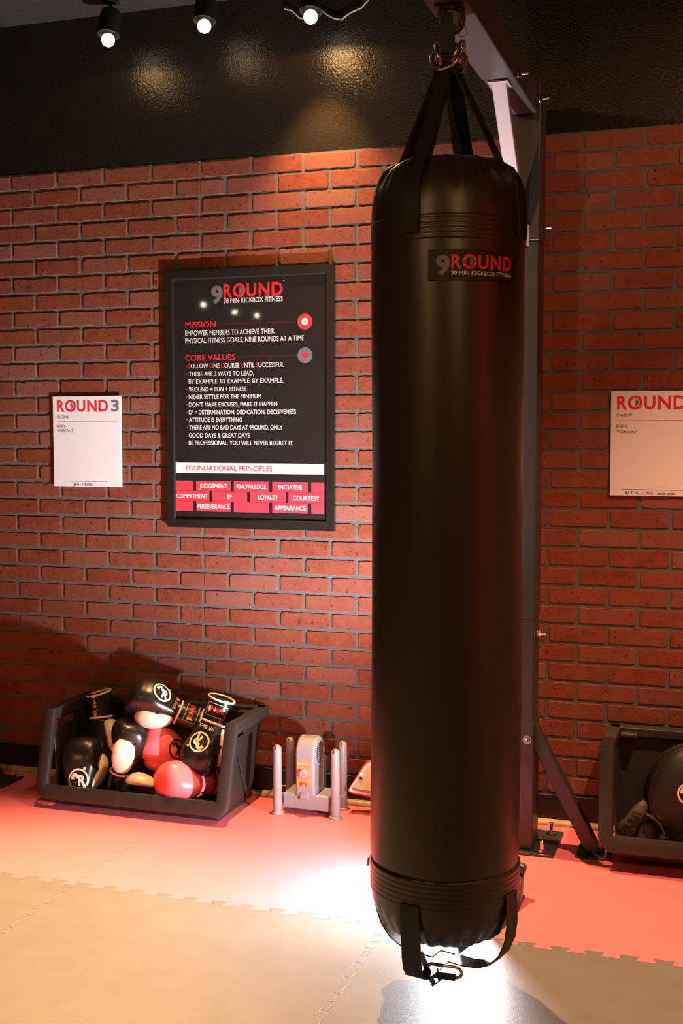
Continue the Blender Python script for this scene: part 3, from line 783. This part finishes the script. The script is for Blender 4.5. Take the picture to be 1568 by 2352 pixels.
# webbing hanger, shackle and split ring between bag and arm
hg = thing('bag_hanger', 'black webbing hanger and shackle between steel arm and bag rings', 'hanger', (BX, BY-.02, 2.36))
hb = MB()
d = az(0); s = RGT
pth = [(.010, 2.252), (.013, 2.275), (.012, 2.31), (.008, 2.345)]
for sg in (1, -1):
    path = [Vector((BX, BY, 0)) + d*(r*sg) + Vector((0,0,z)) - RGT*.004 for r, z in pth]
    hb.ribbon(path, [s*.034]*4, .004, [d]*4)
hb.ribbon([Vector((BX,BY,2.2455))+d*q-RGT*.004 for q in (-.012, 0, .012)], [s*.034]*3, .005, [Vector((0,0,1))]*3)
hb.build('webbing_loop', WEB, hg, ang=30)
sk = MB(); c0 = Vector((BX, BY, 2.332)) + RGT*.004
sk.tube([c0 + RGT*(.026*cos(a)) + Vector((0,0,.030*sin(a))) for a in [2*pi*i/24 for i in range(24)]], .0085, 12, closed=True)
sk.box(BX-.03, BX+.03, BY-.03, BY+.03, 2.3545, 2.3605)
sk.build('shackle', STEELB, hg, ang=45)
sw = MB(); sw.cyl(c0 + RGT*.012 + Vector((0,0,.01)), c0 + RGT*.012 + Vector((0,0,-.022)), .019, .013, 20); sw.build('swivel', STEELB, hg, ang=40)
sr = MB(); sr.torus(Vector((BX, BY, 2.303)) + RGT*.030, .0112, .0010, TOC, 30, 8); sr.build('split_ring', BRASS, hg, ang=60)

# ------------------------------------------------------------------ storage bins
def bin_(loc, label):
    """hopper bin; local x 0..W along the wall, y 0 = rear, front negative"""
    W, TF, BF, H = .765, -.295, -.380, .345
    t = thing('storage_bin', label, 'bin', loc, 'open-front plastic bins on the red mats')
    L = Vector(loc)
    TT = Matrix.Translation(L)
    b = MB(); th = .006
    def yf(z): return BF + (TF-BF)*(z-.03)/(H-.03)     # front plane
    x0b, x1b = .055, W-.055; x0t, x1t = .020, W-.020     # body tapers towards the floor
    def xl(z): return x0b + (x0t-x0b)*z/H
    def xr(z): return x1b + (x1t-x1b)*z/H
    rb, rt = -.035, -.006
    def yr(z): return rb + (rt-rb)*z/H
    # bottom
    b.hexa([(x0b, BF+.05, 0), (x1b, BF+.05, 0), (x1b, rb, 0), (x0b, rb, 0), (x0b, BF+.02, .022), (x1b, BF+.02, .022), (x1b, rb, .022), (x0b, rb, .022)], T=TT)
    # back
    b.hexa([(xl(0), yr(0)-th, .0), (xr(0), yr(0)-th, .0), (xr(0), yr(0), 0), (xl(0), yr(0), 0), (xl(H), yr(H)-th, H-.004), (xr(H), yr(H)-th, H-.004), (xr(H), yr(H), H-.004), (xl(H), yr(H), H-.004)], T=TT)
    # sides with the long hand slot below the rail
    for sx, fx in ((1, xl), (-1, xr)):
        def pan(z0, z1, ya0, yb0, ya1, yb1):
            b.hexa([(fx(z0), ya0, z0), (fx(z0)+sx*th, ya0, z0), (fx(z0)+sx*th, yb0, z0), (fx(z0), yb0, z0), (fx(z1), ya1, z1), (fx(z1)+sx*th, ya1, z1), (fx(z1)+sx*th, yb1, z1), (fx(z1), yb1, z1)], T=TT)
        pan(.0, .275, yf(0)+.07, yr(0), yf(.275)+.012, yr(.275))
        pan(.275, .300, yf(.275)+.012, yf(.275)+.035, yf(.3)+.012, yf(.3)+.035)
        pan(.275, .300, yf(.275)+.150, yr(.275), yf(.3)+.150, yr(.3))
        pan(.300, H-.004, yf(.3)+.012, yr(.3), yf(H)+.012, yr(H))
        # diagonal stiffening rib on the outside
        z0, z1 = .02, .20
        b.hexa([(fx(z0)-sx*.010, -.10, z0), (fx(z0), -.10, z0), (fx(z0), -.085, z0), (fx(z0)-sx*.010, -.085, z0), (fx(z1)-sx*.006, -.215, z1), (fx(z1), -.215, z1), (fx(z1), -.20, z1), (fx(z1)-sx*.006, -.20, z1)], T=TT)
    b.build('bin_body', BINP, t, bevel=.002)
    # front frame: U swept round the hopper mouth
    fm = MB(); wd, dp, R = .046, .030, .052
    sl = Vector((0, TF-BF, H-.03)).normalized(); fn = Vector((0, -sl.z, sl.y))
    O = Vector((0, BF, .03)); S_ = (Vector((0, TF, H))-O).length
    cl = []  # centre-line in (x, s)
    hw = wd/2
    cl.append((hw-.006, S_, (-1, 0)))
    cl.append((hw, R+.03, (-1, 0)))
    for i in range(0, 9):
        a = pi + i/8*pi/2; cl.append((R+hw*.0+ (R-hw)*cos(a), R + (R-hw)*sin(a), (cos(a), sin(a))))
    for i in range(0, 9):
        a = 1.5*pi + i/8*pi/2; cl.append((W-R + (R-hw)*cos(a), R + (R-hw)*sin(a), (cos(a), sin(a))))
    cl.append((W-hw, R+.03, (1, 0))); cl.append((W-hw+.006, S_, (1, 0)))
    rings = []
    for x, s_, nn in cl:
        c = O + Vector((x, 0, 0)) + sl*s_; o_ = Vector((nn[0], 0, 0)) + sl*nn[1]
        k = 1.0 if abs(nn[1]) < .5 else 1.35
        pts = []
        for u, v in [(-1, -1), (1, -1), (1, 1), (-1, 1)]:
            pts.append(c + o_*(hw*u*(k if u < 0 else 1)) + fn*(dp/2*v))
        # rounded rectangle section
        sec = []
        for q in range(4):
            p0, p1, p2 = pts[q-1], pts[q], pts[(q+1) % 4]
            for w_ in (0, .5, 1):
                e0 = p1 + (p0-p1).normalized()*.008; e1 = p1 + (p2-p1).normalized()*.008
                m_ = e0*(1-w_)**2 + p1*2*w_*(1-w_) + e1*w_**2
                sec.append(m_)
        rings.append(sec)
    fm.loft(rings, True, True, T=TT); fm.build('front_frame', BINP, t, ang=50)
    # top rails and rear rim
    rm = MB()
    for x0, x1 in ((-.006, .036), (W-.036, W+.006)):
        rm.hexa([(x0, TF-.014, H-.040), (x1, TF-.014, H-.040), (x1, .0-.006, H-.040), (x0, -.006, H-.040), (x0, TF-.008, H), (x1, TF-.008, H), (x1, -.002, H), (x0, -.002, H)], T=TT)
    rm.hexa([(.0, -.040, H-.030), (W, -.040, H-.030), (W, -.004, H-.030), (0, -.004, H-.030), (0, -.040, H), (W, -.040, H), (W, -.002, H), (0, -.002, H)], T=TT)
    rm.box(.036, .095, -.075, -.040, H-.028, H-.012, T=TT); rm.box(W-.095, W-.036, -.075, -.040, H-.028, H-.012, T=TT)
    rm.build('rim', BINP, t, bevel=.004, seg=3)
    return t
bin_((-2.412, -.018, 0.0), 'black open-front bin full of boxing gloves beside the glove dryer')
bin_((-.386, -.030, .030), 'dark bin at the right edge holding a black pad and buckled headgear')

# ------------------------------------------------------------------ boxing gloves
def sup(t, e):
    c, s_ = cos(t), sin(t); return (math.copysign(abs(c)**e, c), math.copysign(abs(s_)**e, s_))
def glove(key, loc, X, Z, mir, leather, thumbmat, cuffmat, pipemat, ink, label, scale=1.0, logo=None, patch=None, hand=None, cuff=True, flare=1.0):
    X = Vector(X).normalized(); Z = Vector(Z).normalized(); Y = Z.cross(X).normalized()
    t = thing('boxing_glove', label, 'boxing glove', loc, 'boxing gloves in the bin')
    t.rotation_mode = 'QUATERNION'
    t.rotation_quaternion = Matrix((X, Y, Z)).transposed().to_quaternion(); t.scale = (scale,)*3
    my = mir
    # fist
    st = [(-.012, .000, .037, .041), (.010, .001, .039, .044), (.035, .003, .044, .053), (.060, .006, .051, .061), (.085, .008, .059, .067), (.110, .007, .0645, .0700),
          (.135, .003, .0648, .0700), (.155, .000, .0615, .0680), (.172, -.004, .0535, .0610), (.184, -.008, .0410, .0480), (.191, -.011, .0210, .0260)]
    f = MB(); rings = []
    n = 56
    for (x, zc, hh, ww) in st:
        ring = []
        for k in range(n):
            a = 2*pi*k/n; c_, s_ = sup(a, .74)
            z = zc + s_*hh; y = c_*ww
            if s_ < 0:      # palm side: hollow at the palm, curled fingers in front
                dip = math.exp(-((x-.052)/.026)**2)*.022 - math.exp(-((x-.125)/.04)**2)*.004
                z += dip*(-s_)**1.5*(1-.3*abs(c_))
                if .07 < x < .12: z += .0022*sin(34*c_)*(-s_)
            if .0 < x < .05: z += .0010*sin(9*a+x*150)
            ring.append((x, y*my, z))
        rings.append(ring)
    f.loft(rings)
    fo = f.build('fist', leather, t, local=True, ang=180, subsurf=1)
    bv = BVHTree.FromPolygons([Vector(p) for r in rings for p in r], f.f)
    # thumb
    tp = [(.000, .038, -.010, .014), (.016, .047, -.014, .022), (.042, .060, -.019, .0285), (.075, .0685, -.023, .0320), (.104, .0685, -.025, .0310), (.126, .064, -.026, .0240), (.137, .060, -.027, .012)]
    tm = MB(); rings2 = []
    for i, (x, y, z, r) in enumerate(tp):
        ring = []
        for k in range(24):
            a = 2*pi*k/24
            ring.append((x + .0*cos(a), (y + r*.80*cos(a))*my, z + r*1.35*sin(a)))
        rings2.append(ring)
    tm.loft(rings2); tm.build('thumb', thumbmat, t, local=True, ang=180, subsurf=1)
    # gathered seam between fist and thumb
    sm = MB()
    for k in range(11):
        x = .060 + k*.0070; wob = .0012*sin(k*2.3)
        sm.tube([(x-.004, .050*my, .040), (x, (.060+wob)*my, .026), (x+.002, (.068+wob)*my, .010), (x+.003, .071*my, -.004)], [.0012, .0030, .0034, .0016], 8)
    sm.build('gathers', leather, t, local=True, ang=60)
    if cuff:
        c = MB(); n2 = 40
        def ring(x, ry, rz): return [(x, ry*cos(2*pi*k/n2), rz*sin(2*pi*k/n2)) for k in range(n2)]
        c.loft([ring(.006, .0425, .038), ring(-.004, .0445, .0400), ring(-.050, .0465*flare, .0420*flare), ring(-.098, .0500*flare, .0450*flare), ring(-.100, .0470*flare, .0420*flare), ring(-.05, .0430*flare, .038*flare), ring(-.016, .0400, .035)], True, True)
        co = c.build('cuff', cuffmat, t, local=True, ang=50)
        for x, ry, rz in ((-.099, .0485*flare, .0435*flare), (-.008, .0450, .0405)):
            q = MB(); q.tube([(x + (.010*sin(2*pi*k/n2) if x < -.05 else 0), ry*cos(2*pi*k/n2), rz*sin(2*pi*k/n2)) for k in range(n2)], .0042, 8, closed=True)
            q.build('piping', pipemat, t, local=True, ang=60)
        def oncuff(vs, a0, dr, rev=1):
            out = []
            for u, v in vs:   # u along the arc, v along the sleeve
                x = -.052 + v; k = (.0465 + (-.05-x)*.07)*flare; kz = (.0420+(-.05-x)*.06)*flare; a = a0 + u/.045
                out.append((x, (k+dr)*cos(a), (kz+dr)*sin(a)))
            return out
        if patch is not None:
            a0, rot = patch
            p = MB()
            def T2(vs): return oncuff([(u*cos(rot)-v*sin(rot), u*sin(rot)+v*cos(rot)) for u, v in vs], a0, 0)
            def layer(vs, fs, dr, m):
                v2, f2 = refine(vs, fs, .006)
                p.add(oncuff([(u*cos(rot)-v*sin(rot), u*sin(rot)+v*cos(rot)) for u, v in v2], a0, dr), f2, m)
            def rc(w_, h_): return [(-w_, -h_), (w_, -h_), (w_, h_), (-w_, h_)], [(0, 1, 2, 3)]
            layer(*rc(.041, .0285), .0022, 0); layer(*rc(.037, .0235), .0026, 1); layer(*rc(.0355, .022), .0030, 0)
            vs, fs = flat_text('9', -.031, -.021, -.012, .024, .045); layer(vs, fs, .0036, 1)
            for vs, fs, cc in round_word(-.020, .031, -.006, .018, .03):
                layer(vs, fs, .0036, 2 if cc == 'R' else 1)
            p.build('wrist_patch', [cuffmat, pipemat, INKR], t, local=True, smooth=False)
        if hand is not None and hand[0] == 'cuff':
            a0, rot = hand[1], hand[2]
            p = MB(); vs, fs = flat_text('9R Back', -.042, .042, -.006, .014, .0)
            v2, f2 = refine(vs, fs, .005)
            p.add(oncuff([(u*cos(rot)-v*sin(rot), u*sin(rot)+v*cos(rot)) for u, v in v2], a0, .0012), f2, 0)
            p.build('handwriting', pipemat, t, local=True, smooth=False)
    def decal(pieces, cx, cy, rot, name, m, face=1):
        p = MB()
        for vs, fs in pieces:
            v2, f2 = refine(vs, fs, .005); out = []
            for u, v in v2:
                x = cx + (u*cos(rot)-v*sin(rot)); y = cy + (u*sin(rot)+v*cos(rot))
                h_ = bv.ray_cast(Vector((x, y, .2*face)), Vector((0, 0, -face)))
                q = h_[0] + Vector((0, 0, .0014*face)) if h_[0] else Vector((x, y, .03*face))
                out.append(q)
            p.add(out, f2, 0)
        p.build(name, m, t, local=True, smooth=False)
    if logo is not None: decal(nine_r(.0365), logo[0], logo[1], logo[2], 'badge', ink)
    if hand is not None and hand[0] == 'back':
        decal([flat_text('9R Back', -.030, .030, -.006, .015, .0)], hand[1], hand[2], hand[3], 'handwriting', pipemat)
    return t
BL = dict(leather=GLV, thumbmat=CREAM, cuffmat=GLV, pipemat=CREAM, ink=CREAM)
PK = dict(leather=PINK, thumbmat=PINK, cuffmat=CRIMSON, pipemat=PINK, ink=INKK)
glove('a', (-2.278,-.150,.275), (.151,-.146,-.978), (-.508,-.860,.050), 1, label='black boxing glove standing fist down with handwritten cuff, tallest in the bin', hand=('cuff', pi*.33, -pi/2), **BL)
glove('b', (-1.941,-.190,.339), (-.826,-.367,.428), (.553,-.383,.740), 1, label='black boxing glove with white thumb and round badge lying on top of the pile', logo=(.078, .0, pi), patch=(pi*.42, 0), hand=('back', .016, .0, pi*.5), **BL)
glove('c', (-2.117,-.285,.130), (.213,.038,.976), (.762,.618,-.191), 1, label='black boxing glove standing fist up in mid pile with white thumb across its front', **BL)
glove('d', (-1.919,-.165,.161), (-.727,-.480,.490), (.675,-.629,.385), 1, label='pink boxing glove with dark badge, upper of the two pink ones', logo=(.055, 0, pi), scale=.98, **PK)
glove('e', (-1.784,-.220,.309), (-.256,-.313,-.915), (.179,-.945,.274), 1, label='black boxing glove hanging fist down by the right wall of the bin, badge upside down', logo=(.070, -.008, -pi*.62), patch=(pi*.45, pi), hand=('back', .012, -.008, -pi*.5), **BL)
glove('f', (-1.800,-.210,.094), (-.572,-.805,.160), (.450,-.471,-.759), 1, label='pink boxing glove lying at the front lip, lower of the two pink ones', logo=(.070, 0, pi), scale=1.1, **PK)
glove('g', (-2.269,-0.325,0.056), (-0.189,0.480,0.857), (0.268,-0.814,0.515), -1, label='black boxing glove at the front left corner of the bin, white thumb on its right', logo=(.022, 0, -pi/2), cuff=False, scale=1.03, **BL)
glove('h', (-2.318,-.150,.055), (-0.213,0.322,0.922), (0.289,-0.881,0.374), -1, label='plain black boxing glove deep in the shade at the left back of the bin', cuff=False, scale=.92, **BL)
glove('i', (-1.975,-.280,.062), (-.995,-.095,.040), (-.084,.969,.231), 1, label='half-buried black boxing glove with cream thumb at the bottom behind the lip', scale=.8, **BL)
glove('k', (-2.045,-.175,.225), (.580,-.109,-.787), (.761,-.206,.615), 1, label='dark boxing glove half-buried between the two pink gloves', cuff=False, scale=.9, **BL)

# ------------------------------------------------------------------ glove dryer
def dryer():
    t = thing('glove_dryer', 'grey glove dryer with four upright tubes and orange control panel', 'glove dryer', (-1.43, -.145, 0))
    b = MB()
    b.box(-1.520, -1.345, -.195, -.085, .020, .076)
    b.box(-1.535, -1.325, -.165, -.115, .022, .060)
    b.build('base', DRY, t, bevel=.006, seg=3)
    for x, y in ((-1.538, -.203), (-1.322, -.194), (-1.330, -.085), (-1.532, -.090)):
        c = MB(); r = .0165
        prof = [(.0215, 0), (.0225, .003), (.0215, .007), (.0172, .009), (.0170, .055), (r-.0006, .056), (r, .058), (r-.001, .235)] + [((r-.001)*cos(a), .235+.016*sin(a)) for a in [i*pi/14 for i in range(1, 7)]] + [(.0005, .251)]
        c.lathe(prof, 28, (x, y, 0)); o = c.build('tube', DRY, t, ang=40)
        s_ = MB(); s_.box(x-.0012, x+.0012, y-.0162, y-.0100, .236, .249); q = s_.build('vent_slot', DRYD, None); q.parent = o; q.matrix_parent_inverse = Matrix.Translation(-t.location)
    # blower: drum standing on its edge, axis across
    h = MB(); x0, x1 = -1.470, -1.398; yc, zc, R = -.146, .222, .057
    prof = [(yc-R, .070), (yc-R, zc)] + [(yc - R*cos(a), zc + R*sin(a)) for a in [i*pi/16 for i in range(1, 16)]] + [(yc+R, zc), (yc+R, .070)]
    h.loft([[(x, y, z) for y, z in prof] for x in (x0, x1)])
    h.build('blower_housing', DRY, t, bevel=.009, seg=4, ang=40)
    nk = MB(); nk.box(-1.452, -1.418, yc-R-.003, yc+R, .060, .085); nk.build('neck', DRY, t, bevel=.003)
    g = MB(); n = 30
    g.torus((x1+.0005, yc, zc), .044, .0035, (1,0,0), 40, 8, 0)
    g.add([(x1+.0006, yc+.042*cos(2*pi*i/n), zc+.042*sin(2*pi*i/n)) for i in range(n)], [tuple(range(n))], 1)
    for i in range(-5, 6):
        z = zc + i*.0075; wv = math.sqrt(max(0, .042**2-(i*.0075)**2)); g.box(x1+.0008, x1+.003, yc-wv, yc+wv, z-.0016, z+.0016, 0)
    g.build('grille', [DRY, DRYD], t, ang=40)
    pn = MB(); yy = yc-R
    pn.box(-1.4640, -1.4100, yy-.0026, yy+.001, .104, .198); po = pn.build('control_panel', ORANGE, t, bevel=.002)
    def sub(m, name, ma, **k):
        o = m.build(name, ma, None, **k); o.parent = po; o.matrix_parent_inverse = Matrix.Translation(-t.location); return o
    k = MB(); k.cyl((-1.437, yy-.002, .156), (-1.437, yy-.016, .156), .0155, .0135, 28); sub(k, 'knob', DRY, bevel=.0015)
    k = MB(); k.box(-1.449, -1.426, yy-.005, yy-.002, .109, .122, 0); k.box(-1.441, -1.431, yy-.009, yy-.004, .110, .121, 1); sub(k, 'switch', [REDP, DRY])
    k = MB(); n = 20
    k.add([(-1.4575+.0040*cos(2*pi*i/n), yy-.0029, .1895+.0040*sin(2*pi*i/n)) for i in range(n)], [tuple(range(n))], 0)
    for i in range(7): k.add([(-1.452+i*.0052, yy-.0029, .1875), (-1.448+i*.0052, yy-.0029, .1875), (-1.448+i*.0052, yy-.0029, .1915), (-1.452+i*.0052, yy-.0029, .1915)], [(0,1,2,3)], 0)
    for i in range(9):
        a = radians(-40+i*28); k.add([(-1.437+.0205*cos(a)+dx, yy-.0029, .156+.0205*sin(a)+dz) for dx, dz in ((-.0012,-.0012),(.0012,-.0012),(.0012,.0012),(-.0012,.0012))], [(0,1,2,3)], 0)
    for a_, b_ in ((-1.461, -1.450), (-1.425, -1.413)): k.add([(a_, yy-.0029, .1290), (b_, yy-.0029, .1290), (b_, yy-.0029, .1302), (a_, yy-.0029, .1302)], [(0,1,2,3)], 0)
    sub(k, 'panel_marks', PALEO, smooth=False)
    c = MB(); c.tube([(-1.50, -.10, .045), (-1.535, -.066, .062), (-1.59, -.045, .050), (-1.625, -.042, .028), (-1.650, -.043, .006), (-1.656, -.043, .004)], .0035, 8); c.build('cord', CABLE, t, ang=60)
    bk = MB(); bk.box(-1.47, -1.40, -.070, -.062, .07, .19); bk.build('rear_vent', DRYD, t, bevel=.003)
dryer()

# ------------------------------------------------------------------ red-rimmed beige board behind the bag
def rim_board():
    t = thing('rimmed_board', 'beige board with cream edge and red rim, half hidden behind the bag', 'board', (-1.10, -.10, 0))
    c = Vector((-1.115, -.105, .118)); lean = radians(12); upv = Vector((0, sin(lean), cos(lean))); nv = Vector((0, -cos(lean), sin(lean)))
    def outline(k, drop=0):
        # rounded trapezoid, wider at the foot
        base = [(-.190+k, -.046+k*.8), (.190-k, -.080+k*.8), (.150-k, .075-k), (-.120+k*.9, .078-k)]; rr = [.020, .02, .025, .026]; out = []
        for i in range(4):
            p0, p1, p2 = [Vector(base[j % 4]) for j in (i-1, i, i+1)]; r = max(.006, rr[i]-k*.3)
            e0 = p1+(p0-p1).normalized()*r; e1 = p1+(p2-p1).normalized()*r
            for q in range(7):
                u = q/6; out.append(e0*(1-u)**2 + p1*2*u*(1-u) + e1*u**2)
        return out
    def place(pts, d): return [c + Vector((1,0,0))*p.x + upv*p.y + nv*d for p in pts]
    sh = MB(); sh.loft([place(outline(.006), -.024), place(outline(0), -.018), place(outline(0), .006), place(outline(.003), .010), place(outline(.006), .008)], True, True); sh.build('rim', REDP, t, ang=50)
    ed = MB(); ed.loft([place(outline(.006), .006), place(outline(.007), .013), place(outline(.016), .012), place(outline(.018), .009)], True, True); ed.build('edge', WHITEP, t, ang=50)
    fc = MB(); fc.loft([place(outline(.0175), .009), place(outline(.019), .0125)], True, True); fc.build('face', BEIGE, t, ang=50)
    bd = MB()
    lo = [Vector((-.166, -.026)), Vector((-.13, -.031)), (Vector((-.08, -.032))), Vector((.0, -.026)), Vector((.13, -.030)), Vector((.150, -.060)), Vector((.0, -.050)), Vector((-.10, -.040)), Vector((-.165, -.033))]
    bd.loft([place(lo, .0120), place(lo, .0150)], True, True); bd.build('lower_band', DKBAND, t, smooth=False)
    cl = MB(); o_ = c + Vector((-.136, 0, 0)) + upv*.018 + nv*.018
    cl.hexa([o_+Vector((-.010,0,-.006)), o_+Vector((.010,0,-.006)), o_+Vector((.008,.012,-.004)), o_+Vector((-.008,.012,-.004)), o_+Vector((-.006,0,.006)), o_+Vector((.008,0,.006)), o_+Vector((.006,.012,.006)), o_+Vector((-.006,.012,.006))], 0)
    cl.sphere(o_+Vector((0, .004, -.008)), .007, 8, 1)
    cl.build('clip', [WHITEP, STEELB], t, bevel=.0015)
    ft = MB(); ft.box(-1.13, -.98, -.12, -.060, 0, .012); ft.box(-1.09, -1.02, -.100, -.085, .01, .10); ft.build('support', STEELB, t, bevel=.002)
rim_board()

# ------------------------------------------------------------------ contents of the right bin
def pad():
    c = Vector((-.098, -.205, .212))
    t = thing('kick_shield', 'large black curved pad with pale round badge standing in the dark bin', 'pad', c)
    d = MB(); rings = []; n = 64
    X = Vector((.955, .297, 0)); Z = Vector((-.05, .12, .99)).normalized(); N = X.cross(Z).normalized()
    if N.y > 0: N = -N
    for s_, k in [(-.055, .80), (-.050, .90), (-.030, .98), (0, 1.0), (.020, .985), (.036, .93), (.048, .82), (.056, .66), (.061, .45), (.063, .2), (.0635, .02)]:
        ring = []
        for i in range(n):
            a = 2*pi*i/n; cx, sx = sup(a, .80)
            ww = .165*(1.0 - .22*max(0, sx)); ring.append(c + X*(cx*ww*k) + Z*(sx*.158*k) + N*s_)
        rings.append(ring)
    d.loft(rings); d.build('pad_body', PAD, t, ang=60)
    bv = BVHTree.FromPolygons([Vector(p) for r in rings for p in r], d.f)
    p = MB(); bc = c - X*.042 + Z*.008
    for vs, fs in nine_r(.0345):
        v2, f2 = refine(vs, fs, .006); out = []
        for u, v in v2:
            q = bc + X*u + Z*v; h_ = bv.ray_cast(q + N*.3, -N); out.append((h_[0] if h_[0] else q) + N*.0012)
        p.add(out, f2, 0)
    p.build('badge', INKW, t, smooth=False)
    e = MB(); e.tube([c + X*(.157*(1-.22*max(0, sup(a, .8)[1]))*sup(a, .8)[0]) + Z*(.150*sup(a, .8)[1]) + N*.030 for a in [2*pi*i/60 for i in range(60)]], .004, 8, closed=True); e.build('piping', PAD, t, ang=60)
pad()
def headgear():
    c = Vector((-.272, -.275, .130))
    t = thing('headgear', 'worn black headgear with laced flap and buckled strap in the dark bin', 'headgear', c); t.scale = (1.25,)*3
    A = Vector((.52, .05, .85)).normalized(); Rr = Vector((.85, .10, -.52)).normalized(); N = Vector((-.10, -.98, .05)).normalized()
    f = MB(); rings = []
    for i in range(13):
        u = -1+2*i/12; w_ = .021*(1-.55*abs(u)**4)*(1.15 if u < 0 else .9); ring = []
        for k in range(18):
            a = 2*pi*k/18; ring.append(c + Vector((-.015,0,-.005)) + A*(.062*u) + Rr*(w_*cos(a)) + N*(.013*sin(a)*(1-.5*abs(u)**4) + .012*(1-u*u)))
        rings.append(ring)
    f.loft(rings); f.build('side_flap', PADW, t, ang=60)
    l = MB()
    for i in range(4):
        p0 = c + Vector((-.015,0,-.005)) + A*(-.030+i*.020) + N*.026
        l.tube([p0-Rr*.012, p0+N*.001, p0+Rr*.012+A*.004], .0016, 6); l.tube([p0-Rr*.008-A*.006, p0+Rr*.008+A*.008], .0012, 6)
    l.build('laces', WEB, t, ang=60)
    ck = MB(); cc = c + Vector((.018, .02, -.045))
    ck.sphere(cc, .036, 12, sc=(.75, .55, 1.0)); ck.build('cheek_pad', PADW, t, ang=60)
    s_ = MB(); path = [c + Vector((.020, 0, .020)), c + Vector((.038, -.006, .016)), c + Vector((.056, -.008, .000)), c + Vector((.066, -.006, -.026)), c + Vector((.064, .0, -.055)), c + Vector((.052, .01, -.080))]
    nr = [Vector((.4, -.3, .85)), Vector((.5, -.3, .8)), Vector((.8, -.3, .5)), Vector((.95, -.2, .1)), Vector((.95, -.2, -.2)), Vector((.9, -.2, -.4))]
    s_.ribbon(path, [Vector((.0, -.024, -.008))]*6, .003, [v.normalized() for v in nr]); s_.build('strap', PADW, t, ang=40)
    b = MB(); q = c + Vector((.045, -.010, .010)); u = Vector((.80, .1, -.58)); v = Vector((.45, -.55, .68)).normalized()
    b.tube([q+u*.012+v*.012, q-u*.012+v*.012, q-u*.012-v*.012, q+u*.012-v*.012], .0018, 8, closed=True); b.tube([q+u*.0-v*.012, q+v*.012], .0015, 8)
    b.build('buckle', CHROME, t, ang=40)
headgear()

# ------------------------------------------------------------------ photographer's flash on the floor behind the bag
fl = thing('studio_flash', 'black flash head glowing on the floor behind the punching bag', 'flash', (-.62, -.72, 0))
dirn = Vector((-.72, -.55, .42)).normalized(); front = Vector((-.725, -.705, .175)); back = front - dirn*.095
hd = MB(); hd.cyl(back, front, .040, .060, 32); hd.build('head', STEELB, fl, bevel=.002)
dm = MB(); dm.cyl(front - dirn*.001, front + dirn*.0015, .053, n=32); dm.build('dome', FLASHW, fl, ang=60)
kn = MB(); kn.cyl((-.596, -.700, .088), (-.564, -.708, .086), .0185, .0165, 26); kn.cyl((-.564, -.708, .086), (-.562, -.7085, .086), .010, n=20); kn.build('tilt_knob', STEELB, fl, bevel=.002)
lg = MB(); lg.hexa([(-.600,-.735,.070),(-.566,-.745,.070),(-.566,-.700,.070),(-.600,-.69,.070),(-.605,-.80,.0),(-.562,-.815,.0),(-.562,-.745,.0),(-.605,-.73,.0)])
lg.box(-.70, -.562, -.815, -.70, 0, .008); lg.cyl((-.583, -.712, .060), (-.583, -.704, .092), .012, n=14); lg.cyl((-.583, -.704, .088), tuple(front - dirn*.085), .011, n=14); lg.build('bracket', STEELB, fl, bevel=.003)
disc_light('flash_spill', front + dirn*.003, dirn, FLASH_WATTS, (0.98, 0.97, 1.0), .075)
spot_light('flash_beam', front + dirn*.008, front + Vector((-1.5, .40, 2.1)), FLASH_BEAM_WATTS, 92, 1.0, (0.98, 0.97, 1.0), .012)
